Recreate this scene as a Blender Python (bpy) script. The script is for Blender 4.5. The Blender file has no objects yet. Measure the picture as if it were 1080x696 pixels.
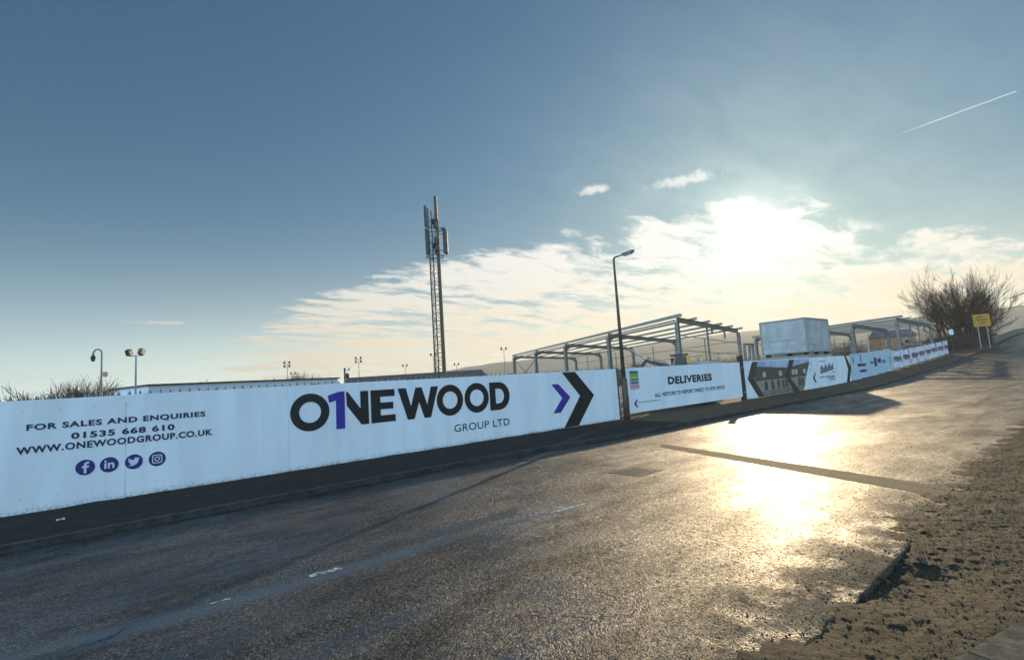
import bpy, bmesh, math, random
from mathutils import Vector, Matrix, noise
random.seed(7)
R = math.radians
scene = bpy.context.scene
COL = scene.collection

# ---------------------------------------------------------------- helpers
class MB:
    """collects shapes and links them as one mesh object"""
    def __init__(s): s.v = []; s.f = []
    def add(s, vs, fs):
        b = len(s.v); s.v += [tuple(x) for x in vs]; s.f += [tuple(i + b for i in f) for f in fs]
    def box(s, c, size, rz=0.0):
        x, y, z = (k / 2 for k in size); ca, sa = math.cos(rz), math.sin(rz); vs = []
        for dz in (-z, z):
            for dx, dy in ((-x, -y), (x, -y), (x, y), (-x, y)):
                vs.append((c[0] + dx * ca - dy * sa, c[1] + dx * sa + dy * ca, c[2] + dz))
        s.add(vs, [(3, 2, 1, 0), (4, 5, 6, 7), (0, 1, 5, 4), (1, 2, 6, 5), (2, 3, 7, 6), (3, 0, 4, 7)])
        return s
    def beam(s, p, q, w, h, up=(0, 0, 1)):
        p, q = Vector(p), Vector(q); d = (q - p).normalized(); up = Vector(up)
        if abs(d.dot(up)) > .95: up = Vector((1, 0, 0))
        a = d.cross(up).normalized(); b = a.cross(d); vs = []
        for c in (p, q):
            for i, j in ((-1, -1), (1, -1), (1, 1), (-1, 1)): vs.append(c + a * i * w / 2 + b * j * h / 2)
        s.add(vs, [(3, 2, 1, 0), (4, 5, 6, 7), (0, 1, 5, 4), (1, 2, 6, 5), (2, 3, 7, 6), (3, 0, 4, 7)])
        return s
    def ibeam(s, p, q, w, h, up=(0, 0, 1), t=.02):
        p, q = Vector(p), Vector(q); d = (q - p).normalized(); up = Vector(up)
        if abs(d.dot(up)) > .95: up = Vector((1, 0, 0))
        a = d.cross(up).normalized(); b = a.cross(d)
        s.beam(p, q, t, h - 2 * t - .004, up)
        for k in (-1, 1):
            o = b * k * (h / 2 - t / 2); s.beam(p + o, q + o, w, t, up)
        return s
    def tube(s, p, q, r0, r1=None, n=8, cap=True):
        r1 = r0 if r1 is None else r1
        p, q = Vector(p), Vector(q); d = (q - p).normalized()
        a = d.orthogonal().normalized(); b = d.cross(a); vs = []
        for c, r in ((p, r0), (q, r1)):
            for i in range(n):
                t = 2 * math.pi * i / n; vs.append(c + a * math.cos(t) * r + b * math.sin(t) * r)
        fs = [(i, (i + 1) % n, n + (i + 1) % n, n + i) for i in range(n)]
        if cap: fs += [tuple(range(n - 1, -1, -1)), tuple(range(n, 2 * n))]
        s.add(vs, fs); return s
    def path(s, pts, radii, n=8):
        for i in range(len(pts) - 1): s.tube(pts[i], pts[i + 1], radii[i], radii[i + 1], n)
        return s
    def prism(s, pts, y, t=.003):
        """outline in (x,z) extruded along y; front at y, back at y+t, facing -y"""
        n = len(pts); ar = sum(pts[i][0] * pts[(i + 1) % n][1] - pts[(i + 1) % n][0] * pts[i][1] for i in range(n))
        if ar < 0: pts = pts[::-1]
        vs = [(x, y, z) for x, z in pts] + [(x, y + t, z) for x, z in pts]
        s.add(vs, [tuple(range(n)), tuple(range(2 * n - 1, n - 1, -1))] +
              [(i, n + i, n + (i + 1) % n, (i + 1) % n) for i in range(n)])
        return s
    def ring(s, cx, cz, ro, ri, y, t=.003, n=40, sx=1.0):
        vs = []
        for yy in (y, y + t):
            for r in (ro, ri):
                for i in range(n):
                    a = 2 * math.pi * i / n; vs.append((cx + r * sx * math.cos(a), yy, cz + r * math.sin(a)))
        fs = []
        for i in range(n):
            j = (i + 1) % n
            fs += [(i, j, n + j, n + i), (2 * n + j, 2 * n + i, 3 * n + i, 3 * n + j), (i, 2 * n + i, 2 * n + j, j), (n + j, 3 * n + j, 3 * n + i, n + i)]
        s.add(vs, fs); return s
    def build(s, name, mat, parent=None, smooth=False):
        me = bpy.data.meshes.new(name)
        off = Vector(parent['_w']) if parent is not None and '_w' in parent else Vector((0, 0, 0))
        me.from_pydata([Vector(v) - off for v in s.v], [], s.f); me.update()
        if mat: me.materials.append(mat)
        if smooth:
            for p in me.polygons: p.use_smooth = True
        o = bpy.data.objects.new(name, me); COL.objects.link(o)
        if parent is not None: o.parent = parent
        o['_w'] = tuple(off)
        return o

def build_split(mb, name, mat, parent, gap):
    """one object per word or mark: pieces whose gap along x is wider than gap part company"""
    n = len(mb.v); par = list(range(n))
    def find(i):
        while par[i] != i: par[i] = par[par[i]]; i = par[i]
        return i
    for f in mb.f:
        for k in f[1:]: par[find(k)] = find(f[0])
    comp = {}
    for f in mb.f: comp.setdefault(find(f[0]), []).append(f)
    if gap < -5: groups = [fs for fs in comp.values()]
    items = [] if gap < -5 else sorted(((min(mb.v[i][0] for f in fs for i in f), max(mb.v[i][0] for f in fs for i in f), fs) for fs in comp.values()), key=lambda t: t[0])
    if gap > -5: groups = []
    hi = -1e9
    for a, b, fs in items:
        if a - hi > gap: groups.append([])
        groups[-1] += fs; hi = max(hi, b) if a - hi <= gap else b
    outp = []
    for fs in groups:
        idx = sorted({i for f in fs for i in f}); mp_ = {k: i for i, k in enumerate(idx)}
        m = MB(); m.v = [mb.v[i] for i in idx]; m.f = [tuple(mp_[i] for i in f) for f in fs]; outp.append(m.build(name, mat, parent))
    return outp
def tag(o, label=None, cat=None, group=None, kind=None):
    if label: o['label'] = label
    if cat: o['category'] = cat
    if group: o['group'] = group
    if kind: o['kind'] = kind
    return o
def thing(name, loc, label, cat, group=None):
    o = bpy.data.objects.new(name, None); COL.objects.link(o); o.location = loc; o.empty_display_size = .3
    o['_w'] = tuple(loc)
    return tag(o, label, cat, group)
def local(name, label, cat, group=None):          # a thing authored round its own origin, moved afterwards
    return thing(name, (0, 0, 0), label, cat, group)
def copy_tree(o, parent=None):
    c = o.copy(); COL.objects.link(c)
    if parent is not None: c.parent = parent
    for ch in list(o.children): copy_tree(ch, c)
    return c
def structure(o): o['kind'] = 'structure'; return o

# ---------------------------------------------------------------- materials
def new_mat(name):
    m = bpy.data.materials.new(name); m.use_nodes = True; nt = m.node_tree
    return m, nt, nt.nodes['Principled BSDF']
def N(nt, t, **kw):
    n = nt.nodes.new(t)
    for k, v in kw.items(): setattr(n, k, v)
    return n
def math_n(nt, op, a, b=None, c=None, clamp=False):
    n = nt.nodes.new('ShaderNodeMath'); n.operation = op; n.use_clamp = clamp
    for i, x in enumerate((a, b, c)):
        if x is None: continue
        if isinstance(x, (int, float)): n.inputs[i].default_value = x
        else: nt.links.new(x, n.inputs[i])
    return n.outputs[0]
def sstep(nt, x, a, b):
    n = nt.nodes.new('ShaderNodeMapRange'); n.interpolation_type = 'SMOOTHSTEP'
    nt.links.new(x, n.inputs[0]); n.inputs[1].default_value = a; n.inputs[2].default_value = b
    return n.outputs[0]
def noise_n(nt, vec, scale, detail=4, rough=.55, dist=0):
    n = nt.nodes.new('ShaderNodeTexNoise'); n.inputs['Scale'].default_value = scale
    n.inputs['Detail'].default_value = detail; n.inputs['Roughness'].default_value = rough; n.inputs['Distortion'].default_value = dist
    if vec is not None: nt.links.new(vec, n.inputs['Vector'])
    return n.outputs['Fac']
def mixc(nt, f, a, b, mode='MIX'):
    n = nt.nodes.new('ShaderNodeMix'); n.data_type = 'RGBA'; n.blend_type = mode
    for s, x in ((n.inputs[0], f), (n.inputs[6], a), (n.inputs[7], b)):
        if isinstance(x, (int, float)): s.default_value = x
        elif isinstance(x, tuple): s.default_value = x + (1,) if len(x) == 3 else x
        else: nt.links.new(x, s)
    return n.outputs[2]
def mapping(nt, scale=(1, 1, 1), rot=(0, 0, 0)):
    g = nt.nodes.new('ShaderNodeNewGeometry'); m = nt.nodes.new('ShaderNodeMapping')
    m.inputs['Scale'].default_value = scale; m.inputs['Rotation'].default_value = rot
    nt.links.new(g.outputs['Position'], m.inputs['Vector']); return m.outputs[0]
def bump(nt, bs, h, strength, dist, prev=None):
    b = nt.nodes.new('ShaderNodeBump'); b.inputs['Strength'].default_value = strength; b.inputs['Distance'].default_value = dist
    nt.links.new(h, b.inputs['Height'])
    if prev is not None: nt.links.new(prev, b.inputs['Normal'])
    if bs is not None: nt.links.new(b.outputs[0], bs.inputs['Normal'])
    return b.outputs[0]
MATS = {}
def M(name, c1, c2=None, rough=.6, metal=0, scale=4, bmp=0, bscale=20, spec=.5, lo=.35, hi=.65, stretch=(1, 1, 1)):
    if name in MATS: return MATS[name]
    m, nt, bs = new_mat(name); v = mapping(nt, stretch)
    f = sstep(nt, noise_n(nt, v, scale, 6, .6), lo, hi)
    c2 = c2 or tuple(x * .8 for x in c1)
    nt.links.new(mixc(nt, f, c1, c2), bs.inputs['Base Color'])
    bs.inputs['Metallic'].default_value = metal; bs.inputs['Specular IOR Level'].default_value = spec
    rr = math_n(nt, 'MULTIPLY_ADD', f, .15, rough - .07); nt.links.new(rr, bs.inputs['Roughness'])
    if bmp: bump(nt, bs, noise_n(nt, v, bscale, 4), bmp, .02)
    MATS[name] = m; return m

def road_mat():
    m, nt, bs = new_mat('asphalt'); p = mapping(nt); L = nt.links
    sep = N(nt, 'ShaderNodeSeparateXYZ'); L.new(p, sep.inputs[0]); u, v = sep.outputs[0], sep.outputs[1]
    big = noise_n(nt, p, .35, 5, .6)
    streak = noise_n(nt, mapping(nt, (.22, 1.6, 1)), 1.0, 5, .6)
    fine = noise_n(nt, p, 70, 2, .6)
    vor = N(nt, 'ShaderNodeTexVoronoi'); vor.inputs['Scale'].default_value = 62; L.new(p, vor.inputs['Vector'])
    stone = vor.outputs['Color']; ssep = N(nt, 'ShaderNodeSeparateColor'); L.new(stone, ssep.inputs[0])
    sv = ssep.outputs[0]
    # smooth bitumen rich smears: along the worn centre line, plus a few round patches
    ln = math_n(nt, 'SUBTRACT', v, math_n(nt, 'MULTIPLY_ADD', u, -.06, 7.0))
    ln = math_n(nt, 'ABSOLUTE', math_n(nt, 'ADD', ln, math_n(nt, 'MULTIPLY_ADD', streak, .5, -.25)))
    line = math_n(nt, 'MULTIPLY', sstep(nt, ln, .34, .02), sstep(nt, u, 9.0, 5.5))
    line = math_n(nt, 'MULTIPLY', line, sstep(nt, noise_n(nt, mapping(nt, (.5, 2.2, 1)), 1.3, 3), .3, .55))
    patch = None
    for cx, cy, r, s in ((3.95, 4.15, .55, 1.0), (4.6, 6.0, .7, .8), (2.0, 8.3, .8, .6), (6.0, 3.6, .3, .8), (3.2, 9.3, .55, .6), (0.3, 8.2, .7, .5)):
        dx = math_n(nt, 'MULTIPLY', math_n(nt, 'SUBTRACT', u, cx), .8); dy = math_n(nt, 'SUBTRACT', v, cy)
        d = math_n(nt, 'SQRT', math_n(nt, 'ADD', math_n(nt, 'MULTIPLY', dx, dx), math_n(nt, 'MULTIPLY', dy, dy)))
        d = math_n(nt, 'ADD', d, math_n(nt, 'MULTIPLY_ADD', noise_n(nt, p, 2.2, 4), 1.0, -.5))
        w = math_n(nt, 'MULTIPLY', sstep(nt, d, r * 1.1, r * .3), s * .7)
        patch = w if patch is None else math_n(nt, 'MAXIMUM', patch, w)
    smear = math_n(nt, 'MAXIMUM', line, patch)
    smear = math_n(nt, 'MAXIMUM', smear, math_n(nt, 'MULTIPLY', sstep(nt, streak, .54, .66), .75))
    base = mixc(nt, sstep(nt, sv, .1, .75), (.009, .0092, .010), (.030, .027, .025))
    base = mixc(nt, sstep(nt, ssep.outputs[1], .80, .9), base, (.17, .14, .11))
    base = mixc(nt, sstep(nt, big, .42, .60), base, mixc(nt, .55, base, (.012, .011, .011)))
    base = mixc(nt, math_n(nt, 'MULTIPLY', smear, .55), base, (.055, .06, .064))
    base = mixc(nt, math_n(nt, 'MULTIPLY', line, .6), base, (.09, .10, .107))
    # dried mud carried on from the verge
    mud = math_n(nt, 'MULTIPLY', sstep(nt, v, 3.5, 1.8), sstep(nt, noise_n(nt, p, 1.6, 7, .7), .38, .55))
    mud = math_n(nt, 'MULTIPLY', mud, math_n(nt, 'MULTIPLY_ADD', sstep(nt, u, 13.0, 9.0), .8, .2))
    base = mixc(nt, math_n(nt, 'MULTIPLY', mud, .8), base, (.085, .065, .042))
    cvn = N(nt, 'ShaderNodeTexVoronoi', feature='DISTANCE_TO_EDGE'); cvn.inputs['Scale'].default_value = .42
    dd_ = N(nt, 'ShaderNodeVectorMath', operation='ADD'); nz_ = N(nt, 'ShaderNodeTexNoise'); nz_.inputs['Scale'].default_value = 1.1; nz_.inputs['Detail'].default_value = 7
    L.new(p, nz_.inputs['Vector']); sc2 = N(nt, 'ShaderNodeVectorMath', operation='SCALE'); sc2.inputs['Scale'].default_value = 1.6; L.new(nz_.outputs['Color'], sc2.inputs[0])
    L.new(p, dd_.inputs[0]); L.new(sc2.outputs[0], dd_.inputs[1]); L.new(dd_.outputs[0], cvn.inputs['Vector'])
    crack = math_n(nt, 'MULTIPLY', sstep(nt, cvn.outputs['Distance'], .010, .002), sstep(nt, noise_n(nt, p, .5, 3), .46, .54))
    base = mixc(nt, math_n(nt, 'MULTIPLY', crack, .8), base, (.008, .008, .008))
    tyre = None
    for tv in (4.2, 5.9, 8.3, 10.0):
        w_ = sstep(nt, math_n(nt, 'ABSOLUTE', math_n(nt, 'ADD', math_n(nt, 'SUBTRACT', v, tv), math_n(nt, 'MULTIPLY_ADD', streak, .6, -.3))), .45, .05)
        tyre = w_ if tyre is None else math_n(nt, 'MAXIMUM', tyre, w_)
    base = mixc(nt, math_n(nt, 'MULTIPLY', tyre, .35), base, (.016, .015, .015))
    L.new(base, bs.inputs['Base Color'])
    wet = sstep(nt, noise_n(nt, mapping(nt, (.5, .9, 1), (0, 0, .5)), .55, 6, .62), .36, .66)
    r = math_n(nt, 'MULTIPLY_ADD', wet, -.16, ROUGH)
    r = math_n(nt, 'ADD', r, math_n(nt, 'MULTIPLY', mud, .35))
    r = math_n(nt, 'ADD', r, math_n(nt, 'MULTIPLY_ADD', fine, .16, -.08))
    L.new(r, bs.inputs['Roughness'])
    dry = sstep(nt, noise_n(nt, mapping(nt, (.55, 1.5, 1), (0, 0, .15)), 1.15, 8, .68), .40, .60)
    L.new(math_n(nt, 'MULTIPLY_ADD', dry, -.27, .40), bs.inputs['Specular IOR Level'])
    h = math_n(nt, 'ADD', math_n(nt, 'MULTIPLY', vor.outputs['Distance'], -1.0), math_n(nt, 'MULTIPLY', fine, .6))
    h = math_n(nt, 'MULTIPLY', h, math_n(nt, 'MULTIPLY_ADD', smear, -.75, 1.0))
    h = math_n(nt, 'SUBTRACT', h, math_n(nt, 'MULTIPLY', crack, .8))
    b1 = bump(nt, None, noise_n(nt, p, 3.0, 4, .6), .2, .05)
    b1 = bump(nt, None, math_n(nt, 'MULTIPLY', noise_n(nt, p, 19, 3, .7), math_n(nt, 'MULTIPLY_ADD', smear, -.7, 1.0)), .75, .04, b1)
    nb = bump(nt, None, h, .8, .018, b1)
    v2 = N(nt, 'ShaderNodeTexVoronoi'); v2.inputs['Scale'].default_value = 62; L.new(p, v2.inputs['Vector'])
    off = N(nt, 'ShaderNodeVectorMath', operation='SUBTRACT'); L.new(v2.outputs['Color'], off.inputs[0]); off.inputs[1].default_value = (.5, .5, .5)
    of2 = N(nt, 'ShaderNodeVectorMath', operation='MULTIPLY'); L.new(off.outputs[0], of2.inputs[0]); of2.inputs[1].default_value = (1, 1, 0)
    of3 = N(nt, 'ShaderNodeVectorMath', operation='SCALE'); L.new(of2.outputs[0], of3.inputs[0]); L.new(math_n(nt, 'MULTIPLY_ADD', smear, -.42, .62), of3.inputs['Scale'])
    v3 = N(nt, 'ShaderNodeTexVoronoi'); v3.inputs['Scale'].default_value = 21; L.new(p, v3.inputs['Vector'])
    og = N(nt, 'ShaderNodeVectorMath', operation='SUBTRACT'); L.new(v3.outputs['Color'], og.inputs[0]); og.inputs[1].default_value = (.5, .5, .5)
    og2 = N(nt, 'ShaderNodeVectorMath', operation='MULTIPLY_ADD'); L.new(og.outputs[0], og2.inputs[0]); L.new(of3.outputs[0], og2.inputs[2])
    gk = N(nt, 'ShaderNodeCombineXYZ'); gs = math_n(nt, 'MULTIPLY_ADD', smear, -.22, .30); L.new(gs, gk.inputs[0]); L.new(gs, gk.inputs[1]); L.new(gk.outputs[0], og2.inputs[1])
    ad = N(nt, 'ShaderNodeVectorMath', operation='ADD'); L.new(nb, ad.inputs[0]); L.new(og2.outputs[0], ad.inputs[1])
    nm = N(nt, 'ShaderNodeVectorMath', operation='NORMALIZE'); L.new(ad.outputs[0], nm.inputs[0]); L.new(nm.outputs[0], bs.inputs['Normal'])
    return m
ROUGH = .50

def dirt_mat(name, c1, c2, c3, sc=1.0, rough=.85, bm=.7, spec=.25):
    m, nt, bs = new_mat(name); p = mapping(nt); L = nt.links
    a = sstep(nt, noise_n(nt, p, 1.4 * sc, 8, .65), .38, .64); b = sstep(nt, noise_n(nt, p, 9 * sc, 6, .7), .42, .62)
    L.new(mixc(nt, math_n(nt, 'MULTIPLY', b, .7), mixc(nt, a, c1, c2), c3), bs.inputs['Base Color'])
    bs.inputs['Roughness'].default_value = rough; bs.inputs['Specular IOR Level'].default_value = spec
    h = math_n(nt, 'ADD', noise_n(nt, p, 14 * sc, 8, .7), math_n(nt, 'MULTIPLY', noise_n(nt, p, 55 * sc, 3, .6), .4))
    bump(nt, bs, h, bm, .05); return m

def paint_mat():
    m, nt, bs = new_mat('worn_road_paint'); p = mapping(nt); L = nt.links
    f = sstep(nt, noise_n(nt, p, 13, 6, .7), .44, .56)
    L.new(mixc(nt, f, (.045, .045, .046), (.5, .5, .48)), bs.inputs['Base Color']); bs.inputs['Roughness'].default_value = .55
    bump(nt, bs, noise_n(nt, p, 60, 3), .6, .012)
    return m

def hoarding_mat():
    m, nt, bs = new_mat('hoarding_white'); p = mapping(nt); L = nt.links
    sep = N(nt, 'ShaderNodeSeparateXYZ'); L.new(p, sep.inputs[0]); z = sep.outputs[2]
    base = mixc(nt, sstep(nt, noise_n(nt, mapping(nt, (1, 1, .2)), 1.3, 6, .6), .35, .7), (.80, .81, .83), (.71, .72, .74))
    st = sstep(nt, noise_n(nt, mapping(nt, (9, 9, .35)), 1.0, 5, .6), .56, .74)           # rain streaks
    base = mixc(nt, math_n(nt, 'MULTIPLY', st, .14), base, (.50, .49, .47))
    sp = noise_n(nt, p, 17, 6, .72); lowz = sstep(nt, z, .30, .0)                          # mud splashed up from the path
    mud = sstep(nt, math_n(nt, 'ADD', sp, math_n(nt, 'MULTIPLY', lowz, .22)), .62, .85)
    base = mixc(nt, math_n(nt, 'MULTIPLY', math_n(nt, 'MULTIPLY', mud, lowz), .55), base, (.16, .12, .08))
    sc_ = sstep(nt, noise_n(nt, mapping(nt, (2.5, 1, 7), (0, .5, 0)), 1.6, 7, .7), .70, .74)  # scuffs
    base = mixc(nt, math_n(nt, 'MULTIPLY', sc_, .5), base, (.42, .42, .44))
    L.new(base, bs.inputs['Base Color']); bs.inputs['Roughness'].default_value = .5; bs.inputs['Specular IOR Level'].default_value = .35
    bump(nt, bs, noise_n(nt, mapping(nt, (1.2, 1, .5)), 1.0, 2), .25, .08)
    return m
WHITE = hoarding_mat(); MATS['hoarding_white'] = WHITE
BLACK = M('charcoal_vinyl', (.011, .009, .008), (.015, .012, .011), rough=.5, scale=3)
NAVY = M('navy_vinyl', (.012, .014, .045), (.016, .018, .055), rough=.5)
BLUE = M('violet_blue_vinyl', (.035, .022, .24), (.04, .027, .27), rough=.5)
DISC = M('dark_blue_vinyl', (.018, .012, .13), (.02, .014, .15), rough=.5)
TIMBER = M('dark_timber', (.055, .037, .022), (.03, .02, .013), rough=.85, scale=12, bmp=.4, stretch=(1, 1, .15))
GALV = M('galvanised_steel', (.34, .35, .36), (.25, .26, .27), rough=.5, metal=.35, scale=6)
PALE = M('palisade_steel', (.20, .22, .24), (.14, .15, .17), rough=.6, metal=.2)
FRAME = M('frame_steel', (.21, .185, .155), (.14, .122, .10), rough=.6, metal=.15, scale=3)
PURLIN = M('purlin_steel', (.36, .33, .29), (.25, .23, .2), rough=.5, metal=.25)
RUST = M('weathered_mast_steel', (.16, .115, .07), (.10, .085, .065), rough=.75, scale=2.5)
ANT = M('antenna_shell', (.032, .034, .036), (.024, .026, .028), rough=.6)
DARKM = M('dark_machine_paint', (.035, .04, .05), (.02, .022, .028), rough=.5)
YEL = M('plant_yellow', (.62, .42, .03), (.5, .33, .03), rough=.5)
RUBBER = M('rubber', (.02, .02, .02), rough=.9)
GLASS = M('dark_cab_glass', (.03, .035, .04), (.04, .045, .05), rough=.12)
CABIN = M('cabin_cladding', (.43, .41, .385), (.33, .32, .30), rough=.5, scale=1.2, bmp=0)
LAMPG = M('lamp_post_paint', (.085, .06, .035), (.05, .038, .026), rough=.7, scale=3)
CONC = M('concrete', (.26, .25, .235), (.17, .165, .155), rough=.85, scale=5, bmp=.4, bscale=60)
KERB = M('kerb_concrete', (.045, .039, .033), (.02, .018, .016), rough=.8, scale=3, bmp=.4, bscale=40)
BARK = M('bark', (.075, .055, .04), (.045, .034, .026), rough=.9, scale=5)
TWIG = M('twig_bark', (.07, .043, .024), (.045, .028, .016), rough=.9)

# ---------------------------------------------------------------- terrain profile
GP = [(-4000, 0), (46, 0), (53, .12), (68.6, .64), (82, 1.15), (99.6, 2.0), (118, 2.95), (130, 3.7), (160, 5.45), (185, 6.3), (230, 6.6), (300, 5.5), (500, 2), (900, 0), (9000, 0)]
def g0(u):
    for (a, x), (b, y) in zip(GP, GP[1:]):
        if u <= b: return x + (y - x) * (u - a) / (b - a)
    return 0
def g(u): return sum(g0(u + d) for d in (-6, -3, 0, 3, 6)) / 5
def sm(x, a, b):
    t = max(0, min(1, (x - a) / (b - a))); return t * t * (3 - 2 * t)
def h(u, v): return g(u) * (1 - .65 * sm(v, 20, 60)) * (1 - .5 * sm(-v, 30, 120))
def kerb_v(u): return 12.35 - .45 * sm(u, 9, 16) + .4 * sm(u, 40, 75)
ZR = -.15
def edge_v(u):
    e = 1.86 + .10 * noise.noise((u * .9, 3.1, 0)) + .05 * noise.noise((u * 4, 1.1, 0)) + .02 * noise.noise((u * 14, 5.1, 0))
    w = sm(u, 5.6, 6.0) * (1 - sm(u, 7.5, 7.9))
    e2 = 1.86 + .02 * noise.noise((u * 3, 9.1, 0)) + .012 * noise.noise((u * 12, 9.1, 0))
    return e * (1 - w) + e2 * w

def grid(us, vs_of, zf, name, mat, smooth=True, skirt=None):
    b = MB(); rows = []
    for u in us:
        vs = vs_of(u); row = [(u, v, zf(u, v)) for v in vs]
        if skirt: row = [(u, vs[0] - .015, row[0][2] - skirt)] + row
        rows.append(row)
    n = len(rows[0])
    for r in rows: b.v += r
    for i in range(len(rows) - 1):
        for j in range(n - 1):
            a = i * n + j; b.f.append((a, a + n, a + n + 1, a + 1))
    o = b.build(name, mat, smooth=smooth); return o
def lin(a, b, n): return [a + (b - a) * i / (n - 1) for i in range(n)]
def frange(a, b, s):
    r = []; x = a
    while x < b - 1e-6: r.append(x); x += s
    return r + [b]

ROAD = road_mat()
ru = frange(-30, 1, 1.5) + frange(1.1, 22, .06)[0:] + frange(23, 300, 1.5)
structure(grid(ru, lambda u: [edge_v(u)] + lin(edge_v(u) + .06, kerb_v(u), 9), lambda u, v: h(u, v) + ZR + .0 , 'road', ROAD, True, skirt=.12))
SUNLIT_EARTH = dirt_mat('sunlit_verge_earth', (.085, .055, .030), (.12, .08, .045), (.04, .027, .016))  # brown earth past the lamp, lightened so the colour carries a sunlit tone
TAR = dirt_mat('footway_tarmac', (.017, .0125, .009), (.034, .023, .014), (.009, .007, .0055), 1.3, .95, .6)
DIRT = dirt_mat('dry_mud', (.030, .021, .010), (.064, .045, .021), (.007, .0055, .004), 2.6, .75, 1.0, .25)
SITE = dirt_mat('site_hardcore', (.20, .18, .15), (.14, .125, .10), (.25, .23, .2), .5)
FIELD = dirt_mat('field_grass', (.055, .06, .028), (.08, .07, .038), (.04, .045, .024), .1)
def verge_z(u, v):
    t = sm(v, kerb_v(u) + .1, 15.4)
    return h(u, v) - .035 * (1 - t) + .025 * noise.fractal((u * .8, v * .8, 0), 1, 2, 4) * min(1, (v - kerb_v(u)) * 2) - .0
VV = lambda u: [kerb_v(u) + .13 + (18.2 - kerb_v(u) - .13) * i / 22 for i in range(23)]
structure(grid(frange(-30, 19.75, .25), VV, verge_z, 'footpath', TAR))
structure(grid(frange(19.75, 70, .25) + frange(71, 300, 2), VV, verge_z, 'earth_verge', SUNLIT_EARTH))
structure(grid(frange(-60, 300, 4), lambda u: lin(18.1, 130, 24), lambda u, v: h(u, v) - .03, 'site_ground', SITE))
structure(grid(frange(-60, 2, 3) + frange(24, 300, 3), lambda u: lin(-60, -3, 8) + lin(-2.4, 2.3, 6), lambda u, v: h(u, v) - .45, 'field_verge', FIELD))

# kerb of separate stones, one strip
kb = MB(); u = -30.0
while u < 200:
    L_ = .9 if u < 60 else 3.6
    a, b_ = Vector((u + .004, kerb_v(u) + .065, 0)), Vector((u + L_ - .004, kerb_v(u + L_) + .065, 0))
    a.z = h(u, 12) - .09 + random.uniform(-.006, .006); b_.z = h(u + L_, 12) - .09 + random.uniform(-.006, .006)
    kb.beam(a, b_, .128, .13); u += L_
structure(kb.build('kerb', KERB))

# muddy verge in the right foreground, real relief
def dirt_z(u, v):
    f = noise.fractal((u * 1.7, v * 1.7, 2.0), 1, 2, 5); c = noise.fractal((u * 9, v * 9, 7.0), .8, 2.1, 4)
    e = edge_v(u)
    z = -.165 + .030 * f + .010 * c + .006 * noise.noise((u * 24, v * 24, 3.3))
    hz_ = sm(u, 5.7, 6.1) * (1 - sm(u, 7.4, 8.0))
    z += .022 * (1 - hz_)
    if v > e: z -= .035 * sm(v, e, e + .7) + hz_ * .06
    hole = math.exp(-(((u - 6.75) / .85) ** 2 + ((v - 1.5) / .42) ** 2))
    z -= .085 * hole
    rut = math.exp(-((v - .2 - .1 * math.sin(u * .7)) / .3) ** 2); z -= .05 * rut
    clod = noise.noise((u * 5.5, v * 5.5, 1.3)); z += .022 * max(0, clod - .42)
    return z
structure(grid(frange(1.0, 4.0, .1) + frange(4.02, 10, .022) + frange(10.06, 26, .07), lambda u: lin(-4.0, -.6, 14) + lin(-.56, 2.75, 135), lambda u, v: dirt_z(u, v) + h(u, v), 'muddy_verge', DIRT))
# concrete edging slab, bottom right corner
sl = thing('concrete_slab', (6.3, .45, -.2), 'flat weathered concrete edging slab sunk in mud at bottom right corner of the road', 'slab')
b = MB(); ang = math.atan2(-.28, 1.08)
for i in range(4):
    cx = 4.3 + i * 1.22; d = Vector((math.cos(ang), math.sin(ang), 0)); c = Vector((5.13, 1.02, -.175)) + d * (i * 1.22 - .5) + Vector((math.sin(ang), -math.cos(ang), 0)) * .33
    b.box(c, (1.2, .62, .13), ang + random.uniform(-.01, .01))
b.build('slab_face', M('muddy_concrete', (.075, .06, .04), (.045, .036, .024), rough=.9, scale=7, bmp=.5, bscale=50), sl)

# gravel and rubble (nobody could count it)
gb = MB()
def chunk(b, c, r):
    n = random.randint(5, 7); rz = random.uniform(0, 6.3); t = r * random.uniform(.35, .6); tx, ty = random.uniform(-.3, .3), random.uniform(-.3, .3); lo, hi = [], []
    for i in range(n):
        a = rz + 2 * math.pi * (i + random.uniform(-.3, .3)) / n; x, y = r * random.uniform(.7, 1.2) * math.cos(a), r * random.uniform(.6, 1.1) * math.sin(a)
        lo.append((c[0] + x, c[1] + y, c[2] - t * .3)); hi.append((c[0] + x * .85, c[1] + y * .85, c[2] + t * .7 + x * tx + y * ty))
    b.add(lo + hi, [tuple(range(n, 2 * n))] + [(i, (i + 1) % n, n + (i + 1) % n, n + i) for i in range(n)])
def pebble(b, c, r):
    vs = []; sx, sy, sz = (random.uniform(.6, 1.3) for _ in range(3)); rot = Matrix.Rotation(random.uniform(0, 6.3), 3, 'Z')
    for p in ((1, 0, 0), (-1, 0, 0), (0, 1, 0), (0, -1, 0), (0, 0, 1), (0, 0, -1), (.7, .7, .4), (-.7, .6, -.3)):
        q = rot @ Vector((p[0] * sx, p[1] * sy, p[2] * sz * .7)) * r * random.uniform(.75, 1.1); vs.append(Vector(c) + q)
    b.add(vs, [(0, 6, 4), (6, 2, 4), (2, 7, 1), (2, 1, 4), (1, 3, 4), (3, 0, 4), (0, 2, 6), (2, 0, 5), (7, 2, 5), (1, 7, 5), (3, 1, 5), (0, 3, 5)])
for i in range(6500):
    u = random.uniform(3, 15); v = random.gauss(1.1, .75)
    if v > 2.5: continue
    r = min(.016, .004 + random.expovariate(1 / .0045))
    z = max(dirt_z(u, v), ZR if v > edge_v(u) else -9)
    pebble(gb, (u, v, z + r * .2), r)
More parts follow.
